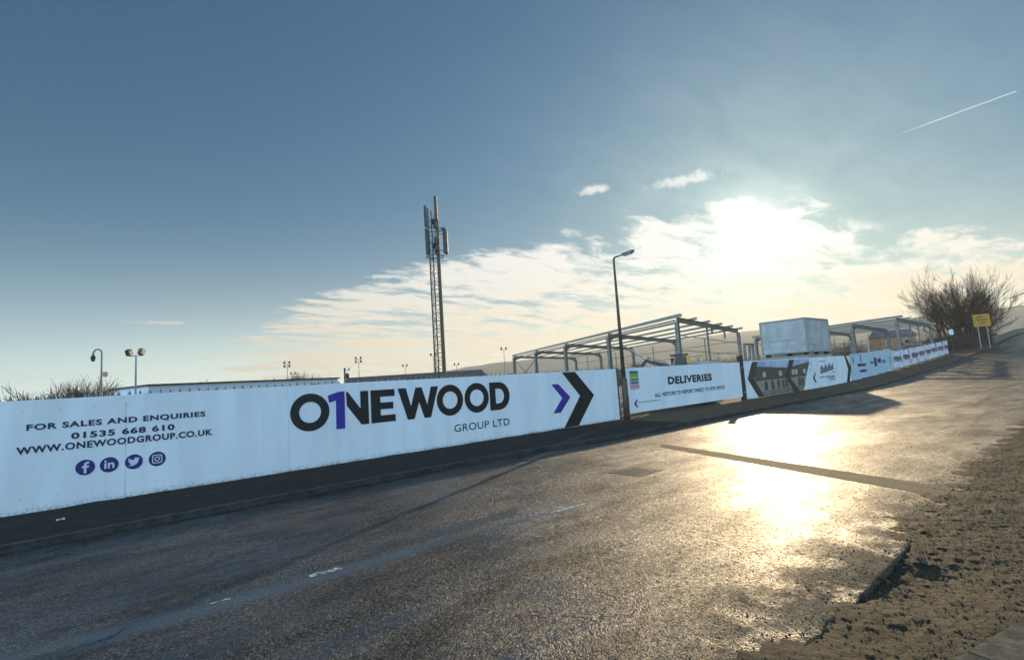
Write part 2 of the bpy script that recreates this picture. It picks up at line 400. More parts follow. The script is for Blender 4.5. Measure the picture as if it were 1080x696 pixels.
for i in range(900):
    u = random.uniform(-2, 18); v = random.uniform(2.2, 12.2)
    if random.random() > math.exp(-abs(v - 2.3) / 1.3) + .12: continue
    r = .003 + random.expovariate(1 / .003); pebble(gb, (u, v, ZR + r * .3), r)
cb_ = MB()
for i in range(70):
    u = random.uniform(3.8, 12); v = 1.75 - abs(random.gauss(0, .45)) + .25; z = max(dirt_z(u, v), ZR if v > edge_v(u) else -9); chunk(cb_, (u, v, z), min(.045, .010 + random.expovariate(1 / .010)))
tag(cb_.build('rubble', M('tarmac_crumb', (.034, .026, .018), (.065, .048, .028), rough=.8, scale=25, bmp=.5, bscale=90)), 'broken crumbs of tarmac lying along the ragged road edge', 'rubble', kind='stuff')
tag(gb.build('gravel', M('gravel_stone', (.13, .095, .05), (.05, .037, .022), rough=.85, scale=30)), 'loose stones and crumbs of mud scattered along the broken road edge', 'gravel', kind='stuff')

# wide ground sheet and hills
xs = [-5200, -3000, -1800, -1000, -500, -200, -60, 0, 60, 130, 200, 280, 400, 600, 900, 1300, 1800, 2400, 3600, 5200]
structure(grid(xs, lambda u: xs, lambda u, v: h(u, v) - .6, 'ground', FIELD))
def hill_h(az):      # ridge height by compass bearing seen from the site, degrees from the road direction
    pts = [(-40, 70), (-8, 78), (4, 92), (18, 88), (26, 97), (33, 84), (43, 67), (50, 62), (56, 48), (62, 36), (75, 18), (90, 12), (140, 10)]
    for (a, x), (b_, y) in zip(pts, pts[1:]):
        if az <= b_: return x + (y - x) * (az - a) / (b_ - a)
    return 10
hb = MB(); AZ = frange(-40, 130, .6); RR = [700, 900, 1050, 1200, 1350, 1500, 1700, 2000, 2400]
for a in AZ:
    for r in RR:
        t = sm(r, 700, 1500) * (1 - .5 * sm(r, 1600, 2400))
        z = hill_h(a) * t + 5 * t * noise.fractal((a * .25, r * .003, 0), 1, 2, 4)
        hb.v.append((r * math.cos(R(a)), r * math.sin(R(a)), z - 1.5))
n = len(RR)
for i in range(len(AZ) - 1):
    for j in range(n - 1):
        a = i * n + j; hb.f.append((a, a + 1, a + n + 1, a + n))
structure(hb.build('hills', dirt_mat('hill_moor', (.14, .135, .11), (.10, .105, .08), (.075, .078, .058), .012, .95, .2), smooth=True))

# ---------------------------------------------------------------- text
def text_mesh(s, bold=0.0, spacing=1.0):
    cu = bpy.data.curves.new('lettering', 'FONT'); cu.body = s; cu.offset = bold; cu.space_character = spacing; cu.resolution_u = 4
    o = bpy.data.objects.new('lettering', cu); COL.objects.link(o)
    dg = bpy.context.evaluated_depsgraph_get(); me = bpy.data.meshes.new_from_object(o.evaluated_get(dg))
    vs = [(v.co.x, v.co.y) for v in me.vertices]; fs = [tuple(p.vertices) for p in me.polygons]
    bpy.data.objects.remove(o); bpy.data.curves.remove(cu); bpy.data.meshes.remove(me)
    return vs, fs
def put_text(mb, s, u0, u1, z0, z1, y, bold=.0, spacing=1.0, slope=0.0):
    """letters fitted to the box u0..u1, z0..z1 on a board facing -y"""
    vs, fs = text_mesh(s, bold, spacing)
    x0 = min(v[0] for v in vs); x1 = max(v[0] for v in vs); a0 = min(v[1] for v in vs); a1 = max(v[1] for v in vs)
    out = []
    for x, a in vs:
        t = (x - x0) / (x1 - x0); out.append((u0 + t * (u1 - u0), y, z0 + (a - a0) / (a1 - a0) * (z1 - z0) + slope * t))
    mb.add(out, fs); return mb

# ---------------------------------------------------------------- main hoarding
FV = 15.6; FT = 2.44
hd = thing('site_hoarding', (6, FV, 0), 'long white painted board hoarding with big charcoal company lettering along the footpath', 'hoarding')
seams = [-6.6, -2.85, .9, 4.66, 8.42, 12.16, 15.9, 19.93]
for i, (a, b_) in enumerate(zip(seams, seams[1:])):
    dz = random.uniform(-.006, .006); dy = random.uniform(-.004, .004)
    MB().box(((a + b_) / 2, FV + .012 + dy, FT / 2 + dz), (b_ - a - .007, .024, FT)).build('panel', WHITE, hd)
fx = MB()
for a in frange(-6.4, 19.6, .61):
    for z in (.3, 1.25, 2.2): fx.box((a, FV - .006, z + .004 * math.sin(a * 7)), (.016, .004, .016), 0)
tag(fx.build('screw_head', M('screw_grey', (.3, .3, .31)), hd), kind='stuff')
for a in frange(-6.4, 19.8, 1.8):
    MB().box((a, FV + .09, 1.2), (.09, .09, 2.36)).build('post', TIMBER, hd)
rb = MB()
for z in (.3, 1.25, 2.2): rb.box((6.66, FV + .155, z), (26.4, .035, .09))
rb.build('rail', TIMBER, hd)
Y1 = FV - .010
build_split(put_text(MB(), 'FOR SALES AND ENQUIRIES', -.85, 2.57, 1.745, 1.905, Y1, .038, 1.15), 'lettering', NAVY, hd, .065)
build_split(put_text(MB(), '01535 668 610', -.1, 1.89, 1.495, 1.645, Y1, .038, 1.15), 'lettering', NAVY, hd, .065)
build_split(put_text(MB(), 'WWW.ONEWOODGROUP.CO.UK', -1.0, 2.73, 1.265, 1.425, Y1, .036, 1.12), 'lettering', NAVY, hd, .065)
ICW = M('icon_white', (.62, .64, .72), (.6, .62, .7), rough=.5)
def disc(u, z): return MB().ring(u, z, .175, .0005, Y1, .004, 40).build('social_icon', DISC, hd)
Y2 = Y1 - .003
d = disc(.16, .825)
MB().prism([(.135, .69), (.182, .69), (.182, .815), (.222, .815), (.228, .86), (.182, .86), (.182, .885), (.197, .905), (.23, .905), (.23, .948), (.18, .948), (.147, .925), (.135, .89), (.135, .86), (.103, .86), (.103, .815), (.135, .815)], Y2).build('icon_symbol', ICW, d)
d = disc(.595, .82)
sy = MB().ring(.525, .905, .022, .0005, Y2, .003, 14).prism([(.506, .735), (.544, .735), (.544, .865), (.506, .865)], Y2)
sy.prism([(.57, .735), (.608, .735), (.608, .81), (.622, .832), (.645, .832), (.655, .812), (.655, .735), (.693, .735), (.693, .82), (.68, .855), (.65, .868), (.62, .86), (.608, .848), (.608, .865), (.57, .865)], Y2)
sy.build('icon_symbol', ICW, d)
d = disc(1.065, .82)
MB().prism([(.955, .735), (1.0, .725), (1.06, .73), (1.115, .76), (1.15, .81), (1.158, .865), (1.182, .895), (1.155, .888), (1.17, .915), (1.14, .902), (1.11, .918), (1.078, .905), (1.068, .875), (1.072, .86), (1.03, .866), (.99, .888), (.965, .912), (.957, .88), (.975, .852), (.955, .855), (.965, .82), (.995, .8), (.975, .797), (.99, .775), (1.02, .762), (.99, .745)], Y2).build('icon_symbol', ICW, d)
d = disc(1.53, .82); cx, cz = 1.53, .82; sy = MB()
def rrect(w, r, n=5):
    o = []
    for k, (sx, sz) in enumerate(((1, 1), (-1, 1), (-1, -1), (1, -1))):
        for i in range(n + 1):
            a = math.pi / 2 * (k + i / n); o.append((cx + sx * (w - r) + r * math.cos(a), cz + sz * (w - r) + r * math.sin(a)))
    return o
o1, o2 = rrect(.105, .04), rrect(.083, .028); n = len(o1)
sy.add([(x, Y2, z) for x, z in o1] + [(x, Y2, z) for x, z in o2], [(i, (i + 1) % n, n + (i + 1) % n, n + i) for i in range(n)])
sy.ring(cx, cz, .056, .035, Y2, .003, 24); sy.ring(cx + .057, cz + .055, .011, .0005, Y2, .003, 10); sy.build('icon_symbol', ICW, d)
# the name
LET = [MB() for _ in range(7)]
wl = LET[0]; wl.ring(5.285, 1.635, .555, .31, Y1, .003, 56, 1.035)
wl = LET[1]; wl.prism([(6.40, 2.17), (6.41, 1.74), (6.88, 1.11), (7.13, 1.11), (7.13, 2.165), (6.86, 2.165), (6.86, 1.62), (6.45, 2.17)], Y1)
wl = LET[2]; wl.prism([(7.21, 2.165), (7.21, 1.11), (8.07, 1.11), (8.07, 1.335), (7.54, 1.335), (7.54, 1.53), (8.0, 1.53), (8.0, 1.75), (7.54, 1.75), (7.54, 1.94), (8.06, 1.94), (8.06, 2.165)], Y1)
wl = LET[3]; wl.prism([(8.18, 2.165), (8.52, 1.10), (8.78, 1.10), (8.98, 1.66), (9.17, 1.10), (9.43, 1.10), (9.77, 2.165), (9.47, 2.165), (9.3, 1.55), (9.10, 2.165), (8.86, 2.165), (8.66, 1.55), (8.49, 2.165)], Y1)
LET[4].ring(10.255, 1.635, .555, .31, Y1 - .002, .003, 56, 1.02); LET[5].ring(11.455, 1.635, .555, .31, Y1, .003, 56, 1.02)
def dshape(x0, x1, z0, z1, n=20):
    cz = (z0 + z1) / 2; rz = (z1 - z0) / 2; rx = min(rz, (x1 - x0) * .62); o = [(x0, z0), (x1 - rx, z0)]
    o += [(x1 - rx + rx * math.sin(math.pi * i / n), cz - rz * math.cos(math.pi * i / n)) for i in range(1, n)]
    return o + [(x1 - rx, z1), (x0, z1)]
wl = LET[6]; oo, ii = dshape(12.07, 13.07, 1.10, 2.17), dshape(12.36, 12.78, 1.35, 1.92); n = len(oo)
wl.add([(x, Y1, z) for x, z in oo] + [(x, Y1, z) for x, z in ii], [(i, (i + 1) % n, n + (i + 1) % n, n + i) for i in range(n)])
for m_ in LET: m_.build('letter', BLACK, hd)
tag(MB().prism([(5.86, 1.87), (6.07, 1.93), (6.06, 1.05), (6.34, 1.05), (6.35, 2.19), (6.16, 2.19), (5.82, 2.09)], Y1).build('lettering', BLUE, hd), 'violet blue numeral one in the company name')
build_split(put_text(MB(), 'GROUP LTD', 10.37, 12.98, .47, .74, Y1, .006, 1.05), 'lettering', BLACK, hd, .065)
tag(MB().prism([(15.44, 1.92), (15.86, 1.92), (16.56, 1.31), (15.90, .69), (15.44, .69), (16.05, 1.31)], Y1).build('chevron', BLUE, hd), 'small violet chevron')
tag(MB().prism([(16.14, 2.41), (16.98, 2.41), (18.15, 1.30), (16.97, .02), (16.05, .02), (17.2, 1.32)], Y1).build('chevron', BLACK, hd), 'tall charcoal chevron')
MB().box((19.955, FV - .02, 1.22), (.04, .05, 2.5)).build('end_post', TIMBER, hd)

# weeds along the foot of the boards
wb = MB()
for i in range(1500):
    u = random.uniform(-3, 19.8) if i % 3 else random.choice((1.6, 2.4, 5.9, 6.6, 9.4, 11, 14.2)) + random.gauss(0, .15)
    v = FV - random.uniform(.01, .12); z = verge_z(u, v) - .01; hh = random.uniform(.02, .09) * (1.4 if i % 3 == 0 else 1); a = random.uniform(0, 6.3); l = random.uniform(-.04, .04)
    wb.add([(u - .004 * math.cos(a), v - .004 * math.sin(a), z), (u + .004 * math.cos(a), v + .004 * math.sin(a), z), (u + l, v + random.uniform(-.03, .0), z + hh)], [(0, 1, 2)])
tag(wb.build('weeds', M('dry_weed', (.06, .065, .03), (.10, .085, .04), rough=.8)), 'thin weeds sprouting along the foot of the white hoarding', 'weeds', kind='stuff')

# ---------------------------------------------------------------- palisade fence behind
pf = thing('palisade_fence', (6, 16.5, 0), 'grey steel palisade fence with pointed pales just behind the white hoarding', 'fence')
pb = MB()
for u in frange(-8, 19.8, .22):
    z = 2.57 + random.uniform(-.012, .012); y = 16.45; w = .031
    pb.add([(u - w, y, .1), (u, y - .014, .1), (u + w, y, .1), (u + w, y, z - .09), (u, y - .014, z), (u - w, y, z - .09)], [(0, 1, 4, 5), (1, 2, 3, 4)])
    pb.add([(u - w, y + .004, .1), (u, y - .010, .1), (u + w, y + .004, .1), (u + w, y + .004, z - .09), (u, y - .010, z), (u - w, y + .004, z - .09)], [(5, 4, 1, 0), (4, 3, 2, 1)])
pb.build('pale', PALE, pf)
for u in frange(-8, 19.7, 2.75): MB().box((u, 16.54, 1.25), (.1, .06, 2.5)).build('post', PALE, pf)
rb = MB()
for z in (.45, 2.25): rb.box((5.9, 16.485, z), (27.8, .045, .05))
rb.build('rail', PALE, pf)

# ---------------------------------------------------------------- street lamp
lp = thing('street_lamp', (20.13, 15.33, 0), 'tall tapered brown street lamp standing in the gap at the hoarding end', 'street lamp')
MB().path([(20.13, 15.33, -.1), (20.13, 15.33, 1.9), (20.13, 15.33, 2.0), (20.13, 15.33, 7.86)], [.15, .14, .10, .05], 14).build('column', LAMPG, lp, True)
MB().box((20.13, 15.185, .9), (.12, .02, .5)).build('access_door', LAMPG, lp)
MB().path([(20.13, 15.33, 7.82), (20.13, 15.28, 7.92), (20.13, 14.72, 7.95)], [.045, .04, .035], 10).build('bracket_arm', LAMPG, lp, True)
b = MB(); b.beam((20.13, 14.78, 7.96), (20.13, 14.13, 8.0), .17, .10); b.beam((20.13, 14.72, 7.895), (20.13, 14.21, 7.925), .13, .05)
hdn = b.build('lamp_head', M('lamp_head_grey', (.16, .15, .14), rough=.6), lp)
b = MB(); b.beam((20.13, 14.66, 7.86), (20.13, 14.26, 7.885), .11, .035); b.build('lens', M('lamp_lens', (.55, .45, .28), rough=.25), hdn)

# ---------------------------------------------------------------- delivery gate
gt = thing('site_gate', (26.6, FV, 0), 'white two leaf site gate with a deliveries notice between street lamp and dark gate post', 'gate')
for a, b_ in ((20.48, 26.5), (26.54, 32.72)):
    MB().box(((a + b_) / 2, FV + .012, 1.33), (b_ - a, .024, 2.24)).build('gate_leaf', WHITE, gt)
    f = MB()
    for z in (.25, 1.3, 2.4): f.box(((a + b_) / 2, FV + .055, z), (b_ - a - .02, .05, .05))
    for x in (a + .03, (a + b_) / 2, b_ - .03): f.box((x, FV + .1055, 1.33), (.05, .05, 2.2))
    f.build('gate_frame', GALV, gt)
build_split(put_text(MB(), 'DELIVERIES', 24.3, 29.0, 1.44, 1.87, Y1, .05, 1.12), 'lettering', BLACK, gt, .065)
build_split(put_text(MB(), 'ALL VISITORS TO REPORT DIRECT TO SITE OFFICE', 22.96, 30.45, .86, 1.07, Y1, .028, 1.08), 'lettering', NAVY, gt, .065)
MB().prism([(21.38, .86), (21.13, .66), (21.38, .45), (21.47, .45), (21.3, .66), (21.47, .86)], Y1).build('chevron', NAVY, gt)
build_split(put_text(MB(), 'Enterprise entrance', 21.5, 23.4, .64, .75, Y1, .005), 'lettering', NAVY, gt, .065)
sgn = MB().box((21.31, Y1 - .001, 1.83), (.74, .006, .94)).build('safety_notice', WHITE, gt)
for z0, z1, c, nm in ((2.14, 2.29, (.03, .16, .14), 'teal'), (1.98, 2.13, (.16, .38, .03), 'green'), (1.90, 1.97, (.5, .48, .04), 'lime'), (1.67, 1.89, (.015, .02, .12), 'navy'), (1.38, 1.655, (.55, .05, .04), 'red')):
    MB().prism([(20.96, z0), (21.66, z0), (21.66, z1), (20.96, z1)], Y1 - .008).build('notice_band', M('notice_' + nm, c), sgn)
b = MB()
for r_, z in enumerate((1.78, 1.58, 1.45)):
    for k in range(4): b.prism([(21.02 + k * .16, z - .045), (21.12 + k * .16, z - .045), (21.12 + k * .16, z + .045), (21.02 + k * .16, z + .045)], Y1 - .011, .002)
build_split(b, 'notice_pictogram', ICW, sgn, -9)
gp = thing('gate_post', (32.9, FV, 0), 'dark square timber gate post between deliveries gate and picture hoarding', 'post')
MB().box((32.9, FV + .02, 1.35), (.26, .26, 2.9)).build('shaft', TIMBER, gp)
MB().box((32.9, FV + .02, 2.83), (.3, .3, .06)).build('cap', TIMBER, gp)
for z in (.5, 2.1): MB().box((32.85, FV - .125, z), (.28, .02, .07)).build('hinge', GALV, gp)

# ---------------------------------------------------------------- picture hoarding
ph = thing('site_hoarding', (43, FV, 0), 'white hoarding printed with a brown building picture and charcoal chevrons beyond the gate', 'hoarding')
sx = [33.06, 37.0, 40.9, 44.8, 48.8, 53.3]
for a, b_ in zip(sx, sx[1:]):
    MB().box(((a + b_) / 2, FV + .012, 1.25 + g((a + b_) / 2) * .5), (b_ - a - .008, .024, 2.48)).build('panel', WHITE, ph)
    MB().box((a + .1, FV + .08, 1.2), (.09, .1, 2.4)).build('post', TIMBER, ph)
def P(pts, name, mat, parent, dy=0): return MB().prism(pts, Y1 - dy, .002).build(name, mat, parent)
BRICK = M('printed_brown', (.11, .085, .06), (.08, .062, .046), scale=8, stretch=(1, 1, 4))
P([(35.3, 2.44), (44.6, 2.44), (44.6, 2.2), (40.6, 1.85), (35.3, 2.1)], 'printed_sky', M('printed_blue', (.30, .36, .52), (.5, .53, .6), scale=1.2), ph, .0)
P([(34.6, 2.12), (40.2, 1.86), (44.62, 2.2), (43.6, 1.1), (34.6, 1.1)], 'printed_wall', BRICK, ph, .003)
P([(34.6, 1.1), (43.6, 1.1), (43.2, .42), (35.0, .35)], 'printed_ground_floor', M('printed_cream', (.34, .29, .21), (.25, .21, .16), scale=3), ph, .003)
P([(35.0, .35), (43.2, .42), (42.72, .03), (35.6, .03)], 'printed_paving', M('printed_paving', (.22, .19, .15), (.15, .13, .1), scale=3), ph, .003)
b = MB(); c = MB()
for x in (35.9, 38.6, 40.9, 41.5, 43.1): b.prism([(x, 1.32), (x + .5, 1.32), (x + .5, 1.68), (x, 1.68)], Y1 - .005, .002)
for x in (36.05, 37.1, 38.1, 38.9, 39.5, 41.9, 42.5): c.prism([(x, .42), (x + .5, .42), (x + .5, 1.02), (x, 1.02)], Y1 - .005, .002)
build_split(b, 'printed_window', M('printed_pale', (.5, .47, .42)), ph, .02); build_split(c, 'printed_shopfront', M('printed_dark', (.05, .05, .055), (.12, .08, .06), scale=2), ph, .02)
for pts in ([(34.5, 2.42), (33.62, 1.32), (34.95, .03), (35.8, .03), (34.5, 1.30), (35.4, 2.42)], [(40.7, 2.43), (41.6, 2.43), (40.35, 1.24), (41.98, .02), (40.95, .02), (39.6, 1.27)]):
    tag(P(pts, 'chevron', M('chevron_bronze', (.055, .043, .03), (.04, .032, .024)), ph, .009), 'brown chevron pointing left')
P([(53.0, 2.52), (53.5, 2.52), (54.55, 1.39), (53.6, .14), (52.9, .14), (53.75, 1.35)], 'chevron', BLACK, ph, .009)
P([(45.75, 1.28), (45.5, 1.28), (44.95, .88), (45.4, .48), (45.65, .48), (45.3, .88)], 'chevron', NAVY, ph, .002)
P([(46.7, 1.12), (46.85, 1.72), (47.3, 1.82), (47.6, 1.55), (48.1, 1.95), (48.4, 1.6), (49.0, 2.05), (49.3, 1.68), (49.9, 1.98), (49.9, 1.4)], 'factory_emblem', M('emblem_grey', (.13, .12, .13), (.2, .19, .2), scale=4), ph, .002)
b = MB()
for x0, x1, z in ((46.8, 48.0, 2.12), (49.4, 50.0, 1.12), (46.5, 50.0, .82), (48.3, 50.0, .68), (48.6, 50.0, .52), (44.75, 44.95, 1.95), (44.5, 44.7, 1.55)):
    x = x0
    while x < x1: b.prism([(x, z), (x + .1, z), (x + .1, z + .08), (x, z + .08)], Y1 - .002, .002); x += .15
build_split(b, 'small_print', NAVY, ph, -1)
MB().box((54.0, FV + .03, 1.3), (1.0, .02, 2.4)).build('panel', WHITE, ph)

# ---------------------------------------------------------------- stepped blue boards, then banner fence panels
PB = M('pale_blue_board', (.46, .56, .64), (.42, .52, .60), rough=.55, scale=1)
bh = thing('site_hoarding', (61.5, FV, .3), 'pale blue hoarding of stepped boards rising with the road before the banner fence', 'hoarding')
e = [54.6, 57.4, 60.2, 63.0, 65.8, 68.6]
for i, (a, b_) in enumerate(zip(e, e[1:])):
    MB().box(((a + b_) / 2, FV + .012 + .02 * (i % 2), g((a + b_) / 2) + 1.22), (b_ - a - .02, .024, 2.40)).build('panel', PB, bh)
    MB().box((a + .1, FV + .10, g(a) + 1.15), (.09, .09, 2.3)).build('post', TIMBER, bh)
b = MB(); yy = FV - .03
def marks(b, x0, x1, z, hgt, y, w=.22, gap=.1):
    x = x0
    while x < x1:
        ww = w * random.uniform(.6, 1.2); b.prism([(x, z), (x + ww, z), (x + ww, z + hgt), (x, z + hgt)], y, .002); x += ww + gap
z = g(58); marks(b, 56.5, 59.0, z + 1.15, .26, yy, .3, .06); marks(b, 57.0, 59.0, z + .6, .22, yy, .3, .08)
marks(b, 55.3, 55.5, z + 1.5, .6, yy, .15); marks(b, 57.6, 57.8, z + 1.5, .8, yy, .12)
z = g(63.5); marks(b, 60.6, 61.4, z + 1.15, .2, yy, .3); b.prism([(61.9, z + .85), (62.7, z + .85), (62.7, z + 1.7), (61.9, z + 1.7)], yy, .002); b.prism([(63.2, z + 1.2), (64.3, z + 1.2), (64.3, z + 1.6), (63.2, z + 1.6)], yy, .002); marks(b, 64.8, 66.0, z + 1.1, .35, yy, .18, .3); marks(b, 67.7, 67.9, z + .8, .9, yy, .2)
build_split(b, 'lettering', NAVY, bh, .12)
BAN = M('white_banner_mesh', (.72, .69, .73), (.62, .58, .64), rough=.6, scale=1.5)
PINK = M('banner_ink', (.16, .10, .13), (.08, .06, .08))
ordn = ['first', 'second', 'third', 'fourth', 'fifth', 'sixth', 'seventh', 'last']
for i in range(8):
    u0 = 68.75 + i * 3.85; u1 = u0 + 3.75; um = (u0 + u1) / 2; z0 = g(um) + .05
    t = thing('banner_fence_panel', (um, FV, g(um)), 'white bannered mesh fence panel, %s of the row counted from the blue boards' % ordn[i], 'fence panel', 'banner fence panels along the far footpath')
    tilt = (g(u1) - g(u0)) * .6 + random.uniform(-.06, .06); lean = random.uniform(-.1, .1)
    bb = MB(); nu, nz = 14, 8
    for j in range(nz + 1):
        for k in range(nu + 1):
            a = k / nu; c = j / nz
            sag = -.10 * math.sin(math.pi * a) * (1 if j == nz else 0) * random.uniform(.3, 1.3)
            bb.v.append((u0 + a * 3.75, FV - .05 + lean * c + .06 * math.sin(a * 9 + i) * math.sin(c * 5 + i * 2) + .03 * math.sin(a * 23 + c * 11 + i), z0 + .12 + c * 1.95 + tilt * (a - .5) + sag))
    for j in range(nz):
        for k in range(nu): q = j * (nu + 1) + k; bb.f.append((q, q + 1, q + nu + 2, q + nu + 1))
    bn = bb.build('banner', BAN, t, True)
    mk = MB(); marks(mk, u0 + .5, u1 - .5, z0 + 1.0, .42, FV - .16 + lean * .5, .34, .07); marks(mk, u0 + .9, u1 - .9, z0 + .86, .08, FV - .16 + lean * .5, .5, .02); mk.build('lettering', PINK, bn)
    f = MB()
    for x in (u0, u1): f.tube((x, FV, g(x)), (x, FV + lean, z0 + 2.1 + tilt * ((x - u0) / 3.75 - .5)), .021, n=6)
    f.tube((u0, FV + lean, z0 + 2.08 - tilt / 2), (u1, FV + lean, z0 + 2.08 + tilt / 2), .021, n=6); f.tube((u0, FV, z0 + .1 - tilt / 2), (u1, FV, z0 + .1 + tilt / 2), .021, n=6)
    f.build('frame', GALV, t)
    MB().box((u1, FV, g(u1) + .07), (.7, .24, .14)).build('foot_block', CONC, t)

# ---------------------------------------------------------------- steel portal frames
def portal_building(label, N0, L, F0, LF, nb, zg, posts, brace):
    r = thing('portal_building', (N0[0], N0[1], zg), label, 'building frame')
    N0, L, F0, LF = Vector(N0), Vector(L), Vector(F0), Vector(LF); acr = (F0 - N0); acr.z = 0; acr.normalize(); ax = Vector((L.x, L.y, 0)).normalized()
    near = [N0 + L * i for i in range(nb + 1)]; far = [F0 + LF * i for i in range(nb + 1)]
    for i in range(nb + 1):
        for c in (near[i], far[i]):
            MB().ibeam((c.x, c.y, zg), (c.x, c.y, c.z - .22), .34, .62 if i else .46, up=acr, t=.03).build('column', FRAME, r)
        m = MB(); m.ibeam(near[i], far[i], .24, .5, t=.025)
        if i:          # haunches where rafter meets column
            for c, o, s in ((near[i], far[i], 1), (far[i], near[i], -1)):
                d = (o - c).normalized(); pr = c + Vector((0, 0, -.2)); k = 2.6
                a = [c + Vector((0, 0, -.9)) + d * .15, c + Vector((0, 0, -.19)) + d * .1, c + d * k + Vector((0, 0, -.19)), c + d * (k * .5) + Vector((0, 0, -.42))]
                w = ax * .05; m.add([x - w for x in a] + [x + w for x in a], [(0, 1, 2, 3), (7, 6, 5, 4), (0, 3, 7, 4), (3, 2, 6, 7)])
        m.build('rafter', FRAME, r)
    for k in range(6):
        t = k / 5; a = near[0].lerp(far[0], t) - ax * .9; b_ = near[nb].lerp(far[nb], t) + ax * .6; up = Vector((0, 0, .33))
        MB().beam(a + up, b_ + up, .11, .26).build('purlin', PURLIN, r)
    MB().beam(near[0] - ax * .9 + Vector((0, 0, .30)) - acr * .35, near[nb] + ax * .6 + Vector((0, 0, .30)) - acr * .35, .05, .34).build('eaves_beam', PURLIN, r)
    MB().beam(near[0] + Vector((0, 0, -.1)) - acr * .3, near[nb] + Vector((0, 0, -.1)) - acr * .3, .14, .14).build('eaves_beam', FRAME, r)
    for dz in (1.3, 2.7):        # side rails on the far side
        MB().beam(far[0] - Vector((0, 0, dz)), far[nb] - Vector((0, 0, dz)), .06, .10).build('side_rail', PURLIN, r)
    for t, ln in posts:          # gable posts and hung stubs
        c = near[0].lerp(far[0], t); MB().beam((c.x, c.y, zg if ln is None else c.z - ln), (c.x, c.y, c.z - .22), .16, .16).build('gable_post', FRAME, r)
    for i in range(nb):
        c = far[i].lerp(far[i + 1], .5); MB().beam((c.x, c.y, zg), (c.x, c.y, c.z - .1), .1, .1).build('side_post', FRAME, r)
        c = near[i].lerp(near[i + 1], .5)
        MB().tube((far[i] * .5 + near[i] * .5) + Vector((0, 0, .1)), c.lerp(far[i].lerp(far[i + 1], .5), .5) + Vector((0, 0, .1)) + L * .5, .03, n=5).build('roof_brace', PURLIN, r)
    MB().beam(near[nb] - Vector((0, 0, .5)), near[nb - 1] - Vector((0, 0, near[nb - 1].z - zg - 1)), .1, .1).build('wall_brace', FRAME, r)
    MB().beam(near[nb - 1] - Vector((0, 0, 1.2)), near[nb] - Vector((0, 0, near[nb].z - zg - 1)), .1, .1).build('wall_brace', FRAME, r)
    for p, q in brace: MB().tube(p, q, .08, n=8).build('temporary_prop', PURLIN, r)
    for dz in (1.6, 3.1):
        MB().beam(near[0] * 1 - Vector((0, 0, dz)) + acr * .3, far[0] - Vector((0, 0, dz)), .06, .08).build('gable_rail', PURLIN, r)
    return r
portal_building('larger grey steel portal building frame with open roof purlins behind the deliveries gate', (45.72, 27.70, 7.25), (6.75, 14.2, .03), (66.61, 31.48, 6.82), (6.53, 13.28, -.03), 4, 0,
            [(.42, None), (.5, .9), (.72, 1.2)], [((53.0, 40.6, 6.2), (47.7, 31.1, 2.2))])
N2 = (83.0, 17.8, 7.05); F2 = (102.0, 17.7, 6.55)
portal_building('farther grey steel portal building frame rising behind the banner fence beside the bare trees', N2, (2.9, 5.95, 0), F2, (3.05, 6.3, 0), 4, 1.2,
            [(.35, None), (.6, None), (.8, 1.0)], [((95, 27, 5.2), (86, 20.5, 2.6))])

# low unfinished frame stub beside the cabin
st = thing('steel_stub_frame', (40, 18.6, 0), 'small low steel goalpost frame with diagonal leg left of the white cabin', 'steel frame')
for p, q, nm in (((39.9, 18.5, 0), (39.9, 18.5, 3.75), 'post'), ((43.4, 19.4, 0), (43.4, 19.4, 3.9), 'post'), ((39.6, 18.4, 3.85), (43.8, 19.5, 3.97), 'crossbeam'), ((41.6, 19.2, .2), (42.6, 19.3, 3.8), 'diagonal')):
    MB().beam(p, q, .16, .16).build(nm, FRAME, st)

